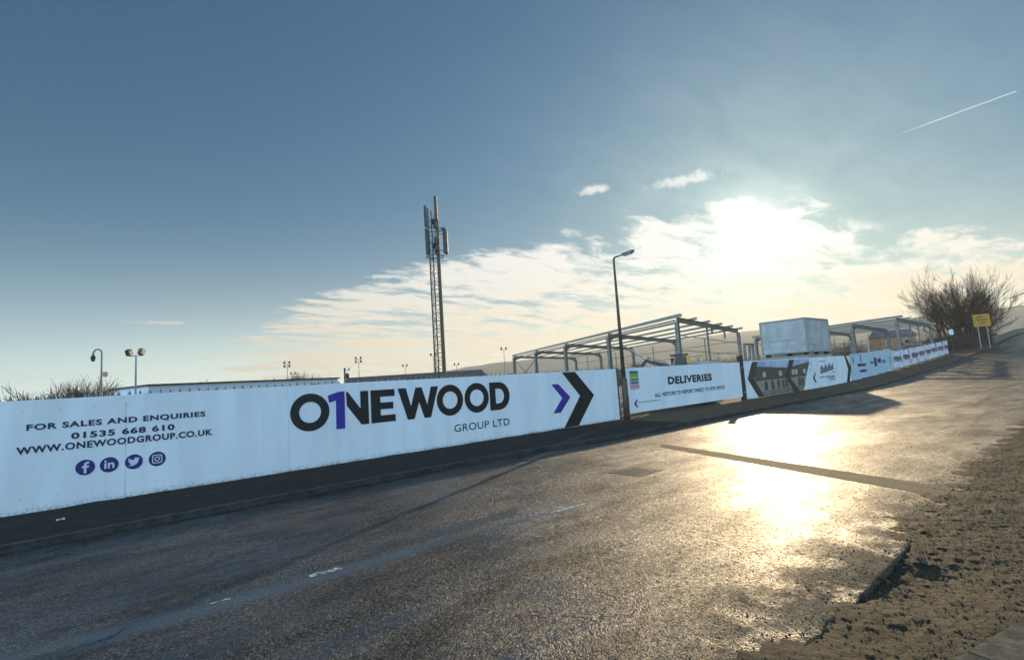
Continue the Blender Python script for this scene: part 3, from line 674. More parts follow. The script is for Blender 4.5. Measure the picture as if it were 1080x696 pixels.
# ---------------------------------------------------------------- stacked site cabins
def cabin(label, c0, size, upper):
    x, y, z = c0; lx, ly, lz = size
    r = thing('site_cabin', (x + lx / 2, y + ly / 2, z), label, 'cabin')
    b = MB()
    # ribbed steel skin: front and left end with shallow corrugation
    b.box((x + lx / 2, y + ly / 2, z + lz / 2), (lx - .1, ly - .1, lz - .1))
    for (ax_, n0) in ((0, int((lx - .3) / .4)), (1, int((ly - .3) / .4))):
        for k in range(n0):
            if ax_ == 0:
                for yy in (y + .06, y + ly - .06): b.box((x + .35 + k * .4, yy, z + lz / 2), (.14, .10, lz - .30))
            else:
                for xx in (x + .06, x + lx - .06): b.box((xx, y + .35 + k * .4, z + lz / 2), (.10, .14, lz - .30))
    b.build('wall', CABIN, r)
    f = MB(); t = .14
    for dx in (t / 2, lx - t / 2):
        for dy in (t / 2, ly - t / 2): f.box((x + dx, y + dy, z + lz / 2), (t, t, lz - .29))
    for zz in (z + t / 2, z + lz - t / 2):
        for dy in (t / 2, ly - t / 2): f.box((x + lx / 2, y + dy, zz), (lx, t, t))
        for dx in (t / 2, lx - t / 2): f.box((x + dx, y + ly / 2, zz), (t - .004, ly - 2 * t, t - .004))
    f.build('frame', M('cabin_frame', (.27, .265, .26), (.2, .2, .2), rough=.55), r)
    b = MB(); n = int(ly / .2)
    for k in range(n): b.box((x + lx / 2, y + .1 + k * (ly - .2) / (n - 1), z + lz + .02), (lx - .02, .09, .04))
    b.build('roof', CABIN, r)
    if upper:
        d = MB().box((x + 1.5, y - .003, z + 1.62), (1.25, .05, 1.75)).build('window_shutter', M('cabin_shutter', (.42, .44, .47), rough=.5), r)
        w = MB().box((x - .003, y + 2.2, z + 1.3), (.05, 2.6, .05)).build('sill_rail', GALV, r)
        MB().box((x + 4.2, y - .003, z + 1.25), (.95, .05, 2.05)).build('door', M('cabin_shutter', (.4, .4, .4)), r)
        b = MB()
        for q in ((.4, .4), (lx - .4, .4), (.4, ly - .4), (lx - .4, ly - .4), (lx / 2, .4)): b.box((x + q[0], y + q[1], z - .13), (.35, .35, .24))
        b.build('foot', TIMBER, r)
    return r
cabin('white ribbed steel site cabin raised on top of another cabin behind the hoarding', (51.0, 17.75, 3.08), (6.0, 4.2, 3.2), True)
cabin('lower white site cabin carrying the raised cabin, mostly hidden behind the hoarding', (51.2, 17.9, .08), (6.3, 4.4, 2.72), False)

# ---------------------------------------------------------------- telecom mast
mt = thing('telecom_mast', (27.1, 42.5, 0), 'tall brown lattice telecom mast with grey panel antennas above the hoarding', 'mast')
ax = Vector((.76, -.65, 0)); ay = Vector((.65, .76, 0)); mc = Vector((27.15, 42.7, 0)); H = 20.2
legs = [mc - ax * .52, mc - ax * .30 + ay * .8, mc + ax * .36]
for i, l in enumerate(legs):
    r0 = (.08, .06, .20)[i]; MB().tube(l, l + Vector((0, 0, H)), r0, r0 * .85, 10).build('leg', RUST if i == 2 else M('mast_steel', (.045, .040, .035), (.03, .027, .024), rough=.7), mt)
b = MB(); z = .6; k = 0
while z < H - .6:
    for i in range(3):
        p, q = legs[i], legs[(i + 1) % 3]; b.tube(p + Vector((0, 0, z)), q + Vector((0, 0, z)), .022, n=5)
        b.tube((p if k % 2 else q) + Vector((0, 0, z)), (q if k % 2 else p) + Vector((0, 0, z + .8)), .018, n=5)
    z += .8; k += 1
b.build('bracing', M('mast_steel', (.07, .065, .06)), mt)
b = MB(); lo = legs[0] + ax * .16 - ay * .1
for s in (0, .24): b.tube(lo + ax * s, lo + ax * s + Vector((0, 0, H - 3.5)), .022, n=5)
for k in range(int((H - 4) / .35)): b.tube(lo + Vector((0, 0, .5 + k * .35)), lo + ax * .24 + Vector((0, 0, .5 + k * .35)), .014, n=4)
b.build('ladder', M('mast_steel', (.07, .065, .06)), mt)
b = MB()
for s in (-.1, 0, .1): b.tube(legs[2] - ay * .2 + ax * s, legs[2] - ay * .2 + ax * s + Vector((0, 0, 17)), .035, n=6)
b.build('feeder_cable', M('feeder_tape', (.14, .095, .05), (.09, .06, .035), rough=.8), mt)
for (sx_, z0, z1, off) in ((-.75, 18.3, 20.4, .1), (.35, 18.8, 21.2, -.2), (-.72, 15.4, 17.9, 0), (1.22, 15.3, 17.7, -.1), (1.02, 15.5, 18.1, .35), (.1, 15.6, 17.3, .7)):
    c = mc + ax * sx_ + ay * off
    a_ = MB(); a_.beam((c.x, c.y, z0), (c.x, c.y, z1), .40, .30, up=ax); ao = a_.build('antenna', ANT, mt)
    bp = MB().tube((c.x + ay.x * .16, c.y + ay.y * .16, z0 - .2), (c.x + ay.x * .16, c.y + ay.y * .16, z1 + .25), .035, n=6)
    for zz in (z0 + .3, z1 - .3): bp.tube((c.x + ay.x * .16, c.y + ay.y * .16, zz), (mc.x + ax.x * (.3 if sx_ > 0 else -.45), mc.y + ax.y * (.3 if sx_ > 0 else -.45), zz), .028, n=5)
    bp.build('mounting_pole', M('mast_steel', (.07, .065, .06)), ao)
for z, rr in ((18.6, .32), (16.1, .28)):
    c = mc + ax * -.05 - ay * .35 + Vector((0, 0, z))
    d_ = MB().tube(c, c + Vector((.05, -.12, 0)), rr, rr * .9, 18); d_.build('dish', ANT, mt)
b = MB()
for z in (15.1, 17.9): 
    for i in range(6):
        a0, a1 = i * math.pi / 3, (i + 1) * math.pi / 3; b.tube(mc + Vector((math.cos(a0) * .95, math.sin(a0) * .95, z)), mc + Vector((math.cos(a1) * .95, math.sin(a1) * .95, z)), .035, n=5)
    for l in legs: b.tube(l + Vector((0, 0, z)), mc + (l - mc).normalized() * .95 + Vector((0, 0, z)), .03, n=5)
b.build('headframe', M('mast_steel', (.07, .065, .06)), mt)
b = MB()
for s in (-.55, .5): b.tube(mc + ax * s + Vector((0, 0, H)), mc + ax * s + Vector((0, 0, H + 2.2)), .012, n=4)
b.build('lightning_rod', GALV, mt)
b = MB()
for z in (15.9, 16.6, 18.2): b.box(mc + ax * .2 - ay * .2 + Vector((0, 0, z)), (.4, .3, .5), -.7)
b.build('radio_unit', ANT, mt)

# ---------------------------------------------------------------- poles on the yard
POLE = M('pole_steel', (.22, .23, .23), (.16, .165, .17), rough=.55, metal=.2)
cc = thing('cctv_pole', (1.4, 51.5, 0), 'grey pole with a swan neck camera above the left of the hoarding', 'camera pole')
MB().path([(1.4, 51.5, 0), (1.4, 51.5, 4.0), (1.4, 51.5, 4.05), (1.4, 51.5, 6.4)], [.11, .10, .07, .06], 10).build('pole', POLE, cc)
pts = [Vector((1.4, 51.5, 6.4)) + Vector((.72, -.69, 0)) * (-.36 * (1 - math.cos(t))) + Vector((0, 0, .36 * math.sin(t))) for t in lin(0, math.pi, 9)]
MB().path(pts, [.06] * 9, 8).build('swan_neck', POLE, cc)
e_ = pts[-1]; b = MB(); b.tube(e_, e_ - Vector((0, 0, .25)), .07, .17, 12); b.tube(e_ - Vector((0, 0, .25)), e_ - Vector((0, 0, .58)), .19, .10, 12); b.build('camera_dome', DARKM, cc)
MB().box((1.62, 51.3, 4.75), (.24, .2, .38), .7).build('junction_box', M('box_amber', (.35, .22, .10)), cc)
def floodlight(name, label, loc, H, n, grp):
    r = local(name, label, 'floodlight', grp)
    MB().path([(0, 0, -1), (0, 0, H)], [.13, .07], 8).build('pole', POLE, r)
    w = .75 if n == 2 else .8
    b = MB().beam((-w, 0, H), (w, 0, H), .09, .09)
    if n == 4: b.beam((-w, 0, H - 1.0), (w, 0, H - 1.0), .09, .09)
    b.build('crossbar', POLE, r)
    for z in ((H,) if n == 2 else (H, H - 1.0)):
        for s in (-1, 1):
            q = MB(); q.beam((s * w * .9 - .22, -.12, z + .38), (s * w * .9 + .22, -.12, z + .38), .5, .62, up=(0, s * .5 if n == 2 else -.4, 1)); ho = q.build('lamp_head', DARKM, r)
            MB().box((s * w * .9, -.0, z + .09), (.06, .06, .16)).build('bracket', POLE, ho)
    r.location = loc; r.rotation_euler = (0, 0, R(-40)); return r
floodlight('floodlight_mast', 'nearest twin headed floodlight pole, right of the camera pole', (4.75, 68.3, 0), 7.5, 2, 'floodlight masts beyond the yard')
for (x, y, H, n, lab) in ((45.7, 153, 11.2, 4, 'four lamp floodlight mast over the white flat roofed building'), (56.0, 181, 9.2, 2, 'tiny twin floodlight just right of the four lamp mast on the white roof'),
        (70, 169, 9.4, 2, 'small twin floodlight beside the end post of the white building'), (61.3, 139.6, 11.2, 4, 'four lamp floodlight mast over the brown roof, left of the telecom mast'),
        (85, 156, 9.4, 2, 'low twin floodlight between the four lamp mast and the telecom mast'), (77.6, 125.5, 10.8, 2, 'twin floodlight directly left of and behind the telecom mast'),
        (96, 141, 8.6, 2, 'low twin floodlight right of the telecom mast in front of the hill'), (93, 112.3, 11.2, 2, 'tall twin floodlight mast left of the larger steel frame')):
    floodlight('floodlight_mast', lab, (x, y, 0), H, n, 'floodlight masts beyond the yard')

# ---------------------------------------------------------------- buildings behind
wbld = thing('flat_roof_building', (18, 76, 0), 'long low white flat roofed building behind the hoarding', 'building')
d = Vector((24.95, 6.37, 0)).normalized(); nrm = Vector((-d.y, d.x, 0)); a = Vector((6.28, 72.52, 0)); L_ = 25.6; rz = math.atan2(d.y, d.x)
c = a + d * L_ / 2 + nrm * 6
MB().box((c.x, c.y, 2.15), (L_, 12, 4.3), rz).build('wall', M('white_cladding', (.62, .65, .68), (.56, .59, .62), rough=.5), wbld)
MB().box((c.x, c.y, 4.40), (L_ + .5, 12.5, .18), rz).build('roof', M('dark_roof_edge', (.03, .03, .035)), wbld)
for k in range(6):
    q = a + d * (2 + k * 4.2) - nrm * .02; MB().box((q.x, q.y, 1.5), (2.2, .06, 1.1), rz).build('window', GLASS, wbld)
ep = thing('dark_post', (31.6, 78.3, 0), 'dark stubby post with a bracket at the end of the white building', 'post')
MB().tube((31.9, 78.0, 0), (31.9, 78.0, 5.9), .16, .14, 8).build('shaft', DARKM, ep); MB().box((32.2, 77.8, 4.6), (.5, .3, .8), .3).build('bracket', DARKM, ep)
bb_ = thing('pitched_roof_shed', (52, 94, 0), 'long low shed with dark brown pitched roof behind the telecom mast', 'building')
a = Vector((41.4, 103.2, 0)); b2 = Vector((66, 85, 0)); d = (b2 - a).normalized(); nr = Vector((-d.y, d.x, 0)); 
if nr.y < 0: nr = -nr
L_ = (b2 - a).length; rf = MB(); e0, e1 = a, b2; w = 5
rf.add([e0 + Vector((0, 0, 3.2)), e1 + Vector((0, 0, 3.2)), e1 - d * 1.5 + nr * w + Vector((0, 0, 5.15)), e0 + nr * w + Vector((0, 0, 5.15)), e0 + nr * 2 * w + Vector((0, 0, 3.2)), e1 + nr * 2 * w + Vector((0, 0, 3.2))],
       [(0, 1, 2, 3), (3, 2, 5, 4), (1, 5, 2), (0, 3, 4)])
rf.build('roof', M('brown_sheet_roof', (.085, .062, .05), (.06, .045, .038), rough=.7, scale=.8), bb_)
c = (a + b2) / 2 + nr * w; MB().box((c.x, c.y, 1.58), (L_ - .6, 2 * w - .6, 3.16), math.atan2(d.y, d.x)).build('wall', M('shed_block', (.2, .18, .16), (.16, .14, .13)), bb_)
hs = thing('brick_house', (141, 31, 3), 'small orange brick house seen through the farther steel frame', 'house')
MB().box((141, 31.5, 4.4), (7, 5, 4.6), -.9).build('wall', M('orange_brick', (.36, .17, .08), (.28, .13, .06), scale=5), hs)
r_ = MB(); ca, sa = math.cos(-.9), math.sin(-.9)
def W(x, y, z): return (141 + x * ca - y * sa, 31.5 + x * sa + y * ca, z)
r_.add([W(-3.8, -2.8, 6.6), W(3.8, -2.8, 6.6), W(3.8, 2.8, 6.6), W(-3.8, 2.8, 6.6), W(-3.8, 0, 8.2), W(3.8, 0, 8.2)], [(0, 1, 5, 4), (2, 3, 4, 5), (0, 4, 3), (1, 2, 5), (3, 2, 1, 0)])
r_.build('roof', M('house_slate', (.12, .11, .11), (.09, .085, .085)), hs)
for sxx in (-2, 1.6):
    wn = MB().box(W(sxx, -2.52, 5.3), (1.1, .08, 1.2), -.9).build('window', M('window_white', (.6, .6, .6)), hs); MB().box(W(sxx, -2.57, 5.3), (.9, .06, 1.0), -.9).build('pane', GLASS, wn)

# ---------------------------------------------------------------- machines half hidden by the gate
def excavator(label, loc, rz, sc=1.0):
    r = local('excavator', label, 'excavator', None)
    for s in (-1, 1):
        t = MB(); n = 20; o = []
        for i in range(n): a = 2 * math.pi * i / n; o.append((math.copysign(1, math.cos(a)) * .95 + .38 * math.cos(a), .4 + .38 * math.sin(a)))
        t.prism(o, s * .9 - .22, .44); t.build('track', RUBBER, r)
    MB().box((0, 0, .85), (1.5, 1.3, .22)).build('undercarriage', DARKM, r)
    b = MB(); b.prism([(-1.6, 1.0), (1.1, 1.0), (1.1, 1.35), (.4, 1.75), (-1.4, 1.75), (-1.65, 1.5)], -1.0, 2.0); b.build('house', DARKM, r)
    b = MB(); b.prism([(-.4, 1.76), (.5, 1.55), (.5, 2.3), (.35, 3.12), (-.35, 3.12)], -.85, .7); cb = b.build('cab', GLASS, r)
    MB().box((.02, -.5, 3.22), (.98, .8, .12)).build('cab_roof', DARKM, cb)
    for x, z0 in ((-.38, 1.76), (.42, 1.8)): MB().box((x, -.87, 2.4), (.09, .06, 1.3)).build('cab_pillar', DARKM, cb)
    MB().prism([(.75, 1.4), (1.0, 1.4), (1.1, 2.42), (2.3, 2.84), (2.3, 3.02), (.9, 2.62)], .1, .24).build('boom', DARKM, r)
    MB().prism([(2.15, 3.1), (2.42, 3.06), (3.55, 1.75), (3.4, 1.65)], .11, .2).build('dipper_arm', DARKM, r)
    MB().prism([(3.35, 1.85), (3.65, 1.65), (3.85, 1.1), (3.35, .85), (3.0, 1.1), (3.15, 1.4)], -.15, .8).build('bucket', RUBBER, r)
    b = MB(); b.tube((1.05, .22, 2.75), (2.3, .22, 3.2), .05, n=8); b.tube((1.3, .22, 1.5), (1.7, .22, 2.55), .06, n=8); b.build('hydraulic_ram', GALV, r)
    r.location = loc; r.rotation_euler = (0, 0, rz); r.scale = (sc,) * 3; return r
excavator('dark excavator with cab and raised arm behind the deliveries gate', (29.4, 17.7, 0), R(138), .98)
excavator('small dark excavator half hidden behind the street lamp', (33.6, 24.0, 0), R(138), .86)
dm = local('site_dumper', 'grey site dumper with yellow beacon frame standing behind the deliveries gate', 'dumper')
DG = M('dumper_grey', (.34, .36, .33), (.26, .28, .25))
MB().prism([(.45, 1.5), (2.2, 1.5), (2.2, 2.55), (.3, 2.75), (.1, 2.6)], -.9, 1.8).build('skip', DG, dm)
MB().prism([(-2.2, .7), (.6, .7), (.6, 1.45), (-1.4, 1.7), (-2.2, 1.4)], -.75, 1.5).build('body', DG, dm)
b = MB()
for y in (-.55, .55): b.path([(-.3, y, 1.5), (-.3, y, 2.7), (-.8, y, 2.7), (-.9, y, 1.6)], [.06] * 4, 6)
b.build('roll_bar', YEL, dm); MB().tube((-.4, -.1, 2.7), (-.4, -.1, 3.35), .17, .13, 12).build('beacon', YEL, dm)
for x in (-1.1, 1.3):
    for y in (-1.0, 1.0): MB().tube((x, y - .2, .62), (x, y + .2, .62), .62, n=18).build('wheel', RUBBER, dm)
dm.location = (35.0, 20.3, 0); dm.rotation_euler = (0, 0, R(150 - 180))

# ---------------------------------------------------------------- signs on the far verge
ns = thing('notice_post', (101.6, 15.3, g(101.6)), 'dark post with a small white notice at the end of the banner fence', 'sign')
MB().tube((101.6, 15.3, 1.8), (101.6, 15.3, 5.7), .11, n=8).build('post', TIMBER, ns); MB().box((101.35, 15.16, 5.3), (.7, .03, .8), R(-35)).build('notice_board', M('sign_white', (.7, .72, .75)), ns)
ys = thing('road_sign', (112, 12.95, g(112)), 'yellow temporary road sign on two white legs before the bare trees', 'sign')
pL, pR = Vector((110.3, 13.35, 0)), Vector((112.0, 11.95, 0)); d = (pR - pL).normalized()
MB().beam(pL - d * .3 + Vector((0, 0, 7.05)), pR + d * .3 + Vector((0, 0, 7.12)), .05, 2.0).build('board', M('sign_yellow', (.46, .20, .012), (.38, .16, .012), rough=.5), ys)
ib = MB()
nn = Vector((-d.y, d.x, 0)); nn = nn if nn.x < 0 else -nn
for x0, x1, z in ((.15, 1.3, 7.55), (.3, 1.9, 7.1), (.6, 1.7, 6.6)): ib.beam(pL + d * x0 + nn * .035 + Vector((0, 0, z)), pL + d * x1 + nn * .035 + Vector((0, 0, z + .12)), .012, .18)
ib.build('lettering', M('sign_brown_ink', (.12, .06, .01)), ys)  # plain brown ink for the bars of wording
for q in (pL + d * .35, pR - d * .35): MB().tube(q + Vector((0, 0, g(q.x) - .3)) - nn * .05, q + Vector((0, 0, 6.3)) - nn * .05, .07, n=8).build('leg', M('sign_leg', (.30, .29, .27)), ys)
wl_ = thing('roadside_wall', (145, 13.4, g(145)), 'low grey stone wall on the left of the road at the hill crest', 'wall')
b = MB(); rows = frange(126, 200, 2)
for p, q in zip(rows, rows[1:]): b.beam((p, kerb_v(p) + .9, g(p) + .45), (q, kerb_v(q) + .9, g(q) + .45), .45, 1.1)
b.build('masonry', M('drystone', (.16, .15, .13), (.09, .085, .075), scale=6, bmp=.6, bscale=8), wl_)
cp_ = MB()
for p, q in zip(rows, rows[1:]): cp_.beam((p, kerb_v(p) + .9, g(p) + 1.05), (q, kerb_v(q) + .9, g(q) + 1.05), .52, .1)
cp_.build('coping', CONC, wl_)

# ---------------------------------------------------------------- bare trees
def bare_tree(name, label, loc, height, nstem, spread, seed, levels=5, cat='tree', grp=None, thick=.13, lowstart=.12, twigs=None, dens=1.1, xy=1.0):
    rnd = random.Random(seed); r = local(name, label, cat, grp); tb, cb = MB(), MB()
    cnt = [0]
    def grow(p, d, ln, rad, lv):
        n = 3 if lv > 1 else 2; pts = [p]; rs = [rad]; dd = d.copy()
        for i in range(n):
            dd = (dd + Vector((rnd.gauss(0, .13), rnd.gauss(0, .13), rnd.gauss(.03, .08)))).normalized()
            pts.append(pts[-1] + dd * ln / n); rs.append(rad * (1 - .5 * (i + 1) / n))
        sides = 7 if lv >= levels - 1 else (5 if lv >= levels - 2 else 3)
        for i in range(n): (tb if lv >= levels - 1 else cb).tube(pts[i], pts[i + 1], rs[i], rs[i + 1], sides, cap=False)
        if lv == 0: return
        k = rnd.choice((3, 4, 4, 5)) if lv > 1 else rnd.choice((3, 4, 5)); k = max(2, int(k * dens + .5))
        for j in range(k):
            t = rnd.uniform(.28, 1.0) if j else 1.0; ii = min(n - 1, int(t * n)); f = t * n - ii
            q = pts[ii].lerp(pts[ii + 1], min(1, f)); a = rnd.uniform(.25, .75) * (.6 if j == 0 else 1)
            o = dd.orthogonal().normalized(); o = Matrix.Rotation(rnd.uniform(0, 6.3), 3, dd) @ o
            nd = (dd * math.cos(a) + o * math.sin(a) + Vector((0, 0, .12))).normalized()
            grow(q, nd, ln * rnd.uniform(.5, .8), max(rs[ii] * rnd.uniform(.45, .65), (.017 if levels == 5 else .036) * height / 12), lv - 1)
    for s in range(nstem):
        az = 2 * math.pi * (s + rnd.uniform(-.3, .3)) / nstem; tilt = spread * math.sqrt(rnd.uniform(.02, 1))
        d = Vector((math.cos(az) * math.sin(tilt), math.sin(az) * math.sin(tilt), math.cos(tilt)))
        grow(Vector((math.cos(az) * .35, math.sin(az) * .35, -.3)), d, height * .40 * rnd.uniform(.8, 1.1), thick * rnd.uniform(.7, 1.1), levels - 1)
    k = height / max(v[2] for v in cb.v)
    for m in (tb, cb): m.v = [(x * k * xy, y * k * xy, z * k) for x, y, z in m.v]
    tb.build('trunk', BARK, r, True); cb.build('crown', twigs or TWIG, r)
    r.location = loc; return r
bare_tree('bare_tree', 'left bare many stemmed tree beside the end of the banner fence', (121.0, 18.6, 2.4), 14.0, 11, .5, 3, 5, grp='bare winter trees by the road', thick=.2, xy=.76)
bare_tree('bare_tree', 'middle tallest bare many stemmed tree behind the yellow sign', (122.0, 16.0, 2.7), 16.6, 12, .55, 8, 5, grp='bare winter trees by the road', thick=.26, xy=.76)
bare_tree('bare_tree', 'right bare many stemmed tree leaning over the road edge', (126.5, 14.8, 3.0), 15.2, 11, .6, 12, 5, grp='bare winter trees by the road', thick=.22, xy=.76)
# undergrowth at their feet
ug = MB(); rnd = random.Random(4)
for i in range(4200):
    u = rnd.uniform(108, 136); v = 15.2 + rnd.gauss(2.4, 1.9) + (118 - u) * .10
    if v < kerb_v(u) + 1.2: continue
    p = Vector((u, v, g(u) - .1)); d = Vector((rnd.gauss(0, .45), rnd.gauss(0, .45), 1)).normalized(); ln = rnd.uniform(.8, 3.4)
    q = p + d * ln * .5; e_ = q + (d + Vector((rnd.gauss(0, .5), rnd.gauss(0, .5), -.2))).normalized() * ln * .5
    ug.tube(p, q, .03, .02, 3, cap=False); ug.tube(q, e_, .02, .008, 3, cap=False)
    for k in range(3):
        f = q + d * rnd.uniform(0, .5) * ln * .5 + Vector((rnd.gauss(0, .2), rnd.gauss(0, .2), rnd.gauss(0, .2))); a = rnd.uniform(.06, .14)
        ug.add([f, f + Vector((rnd.gauss(0, a), rnd.gauss(0, a), rnd.gauss(0, a))), f + Vector((rnd.gauss(0, a), rnd.gauss(0, a), rnd.gauss(0, a)))], [(0, 1, 2)])
tag(ug.build('undergrowth', M('bramble', (.035, .028, .018), (.06, .045, .025), rough=.9, scale=2)), 'dark tangle of bramble and dead stems at the foot of the bare trees', 'undergrowth', kind='stuff')
# far hedge of bare scrub behind the site
hg = MB(); rnd = random.Random(5)
for i in range(5200):
    t = rnd.random(); u = 62 + t * 70; v = 62 - t * 26 + rnd.gauss(0, 2.2); zb = h(u, v) - .2; ln = rnd.uniform(.8, 3.3) * (1 + .3 * math.sin(u * .35) + .2 * math.sin(u * .9))
    p = Vector((u, v, zb)); d = Vector((rnd.gauss(0, .35), rnd.gauss(0, .35), 1)).normalized(); hg.tube(p, p + d * ln, .05, .012, 3, cap=False)
    for k in range(2):
        q = p + d * ln * rnd.uniform(.4, 1); hg.tube(q, q + Vector((rnd.gauss(0, .5), rnd.gauss(0, .5), rnd.uniform(.1, .6))), .02, .01, 3, cap=False)
tag(hg.build('hedge', M('hedge_twigs', (.16, .11, .06), (.11, .08, .045), rough=.9)), 'long brown leafless hedge across the back of the building site', 'hedge', kind='stuff')
# shrubs showing over the left of the hoarding
SH = M('shrub_twig', (.15, .10, .06), (.10, .07, .045), rough=.9)
for (x, y, H, n, lab, sd, lv) in ((-3.6, 53.3, 4.0, 3, 'thin bare sapling at the far left edge above the hoarding', 21, 4), (-2.1, 52.5, 4.5, 3, 'gnarled bare sapling with a few dark clumps, second from the left edge', 22, 4),
        (-.5, 56, 3.8, 4, 'short sparse sapling left of the dense round bush', 23, 4), (1.0, 55, 5.0, 20, 'dense round brown bush at the foot of the camera pole', 24, 4),
        (5.0, 56, 3.8, 8, 'low straggly bush at the foot of the twin floodlight', 25, 4), (18.1, 116.5, 6.3, 12, 'distant bare bush rising over the white flat roof', 26, 4), (33.5, 103.2, 6.4, 14, 'small dark round bush on the skyline left of the white building end', 27, 4)):
    bare_tree('bare_bush', lab, (x, y, -.2), H * 1.1, n, .8 if n > 6 else .45, sd, lv, 'bush', 'bare shrubs above the hoarding', thick=.07, twigs=SH, dens=1.55)
wt = bare_tree('bare_tree', 'small hazy tree on the crest beyond the roadside wall', (168, 20, 5.5), 6, 8, .8, 31, 4, grp='bare winter trees by the road', thick=.08)

# ---------------------------------------------------------------- things on the road and footpath
def sheet(name, pts, z, mat, label=None, kind='structure'):
    b = MB(); b.add([(x, y, z) for x, y in pts], [tuple(range(len(pts)))]); o = b.build(name, mat)
    if kind: o['kind'] = kind
    return o
# reinstated trench strip across the road, ragged edges
tp = []; A0, A1, B0, B1 = Vector((13.75, 9.3)), Vector((10.75, 2.0)), Vector((14.45, 9.75)), Vector((11.55, 2.0))
for i in range(41): q = A0.lerp(A1, i / 40); tp.append((q.x + .035 * noise.noise((i * .6, 0, 0)), q.y))
for i in range(41): q = B1.lerp(B0, i / 40); tp.append((q.x + .05 * noise.noise((i * .6, 4, 0)), q.y))
TR = dirt_mat('trench_tarmac', (.15, .105, .055), (.19, .135, .072), (.09, .064, .036), 1.5, .8, .55)
sheet('road_patch', tp, ZR + .004, TR)
mh = thing('manhole_cover', (10.15, 7.6, ZR), 'rectangular dark iron manhole cover set in the road', 'manhole cover')
b = MB(); b.box((10.15, 7.6, ZR + .003), (.66, .66, .012), .05); b.build('cover', M('cast_iron', (.05, .04, .03), (.03, .025, .02), rough=.6, scale=30, bmp=.6, bscale=60), mh)
b = MB()
for k in range(5):
    for j in range(5): b.box((10.15 + (k - 2) * .11, 7.6 + (j - 2) * .11, ZR + .011), (.07, .07, .006), .05)
b.build('tread_stud', M('cast_iron', (.05, .04, .03)), mh)
f = MB()
for dx, dy, sx2, sy2 in ((0, .40, .92, .1), (0, -.40, .92, .1), (.40, 0, .1, .70), (-.40, 0, .1, .70)): f.box((10.15 + dx, 7.6 + dy, ZR + .002), (sx2, sy2, .012))
f.build('frame', M('tarmac_collar', (.06, .05, .038), (.04, .033, .026), rough=.7, scale=9, bmp=.5), mh)
PAINT = paint_mat()
for (x0, y0, x1, y1, w) in ((2.30, 6.97, 2.72, 6.93, .11), (6.25, 6.63, 7.15, 6.53, .10), (9.4, 6.35, 10.2, 6.28, .07), (1.2, 7.02, 1.4, 7.01, .04)):
    pts = []; n = 14; rr = random.Random(int(x0 * 100))
    for i in range(n + 1): t = i / n; pts.append((x0 + (x1 - x0) * t, y0 + (y1 - y0) * t + w / 2 + rr.uniform(-.02, .02)))
    for i in range(n, -1, -1): t = i / n; pts.append((x0 + (x1 - x0) * t, y0 + (y1 - y0) * t - w / 2 + rr.uniform(-.02, .02)))
    sheet('road_marking', pts, ZR + .0045, PAINT)
def scrap(label, c, s, mat, sd):
    rr = random.Random(sd); b = MB(); n = 5
    for i in range(n):
        for j in range(n): b.v.append((c[0] + (i / 4 - .5) * s, c[1] + (j / 4 - .5) * s * .5, c[2] + rr.uniform(0, .35) * s))
    for i in range(n - 1):
        for j in range(n - 1): q = i * n + j; b.f.append((q, q + n, q + n + 1, q + 1))
    tag(b.build('litter', mat), label, 'litter', 'litter on the footpath')
scrap('crumpled white paper scrap on the dark footpath under the contact lettering', (-.22, 13.9, -.01), .13, M('paper', (.6, .6, .6)), 1)
scrap('crushed blue wrapper lying in the gutter against the kerb', (10.3, 12.0, ZR + .01), .28, M('blue_wrapper', (.02, .05, .15)), 2)

# ---------------------------------------------------------------- sky, sun, haze, camera
SUN = Vector((.8988, .3793, .219)).normalized(); SEL = math.asin(SUN.z); SAZ = math.atan2(SUN.x, SUN.y)
wd = bpy.data.worlds.new('World'); scene.world = wd; wd.use_nodes = True; nt = wd.node_tree; nt.nodes.clear(); L = nt.links
out = N(nt, 'ShaderNodeOutputWorld'); bg = N(nt, 'ShaderNodeBackground'); L.new(bg.outputs[0], out.inputs[0])
sk = N(nt, 'ShaderNodeTexSky'); sk.sky_type = 'NISHITA'; sk.sun_disc = False; sk.sun_elevation = SEL; sk.sun_rotation = SAZ
sk.air_density = 1.0; sk.dust_density = .5; sk.ozone_density = 2.0
SKY_S = .10; bg.inputs[1].default_value = SKY_S
tc = N(nt, 'ShaderNodeTexCoord'); dv = tc.outputs['Generated']
def vdot(a, vec):
    n = N(nt, 'ShaderNodeVectorMath', operation='DOT_PRODUCT'); L.new(a, n.inputs[0]); n.inputs[1].default_value = vec; return n.outputs['Value']
sp = N(nt, 'ShaderNodeSeparateXYZ'); L.new(dv, sp.inputs[0]); X, Y, Z = sp.outputs
sd_ = vdot(dv, SUN); sdc = math_n(nt, 'MAXIMUM', sd_, 0.0)
hxy = math_n(nt, 'SQRT', math_n(nt, 'ADD', math_n(nt, 'MULTIPLY', X, X), math_n(nt, 'MULTIPLY', Y, Y)))
s2 = Vector((SUN.x, SUN.y, 0)).normalized()
caz = math_n(nt, 'DIVIDE', vdot(dv, s2), math_n(nt, 'MAXIMUM', hxy, .001))
BLOBS = [((.7325, .586, .3464), .04, .010), ((.82, .455, .338), .075, .013), ((.447, .868, .212), .05, .005), ((.10, .985, .13), .06, .004)]
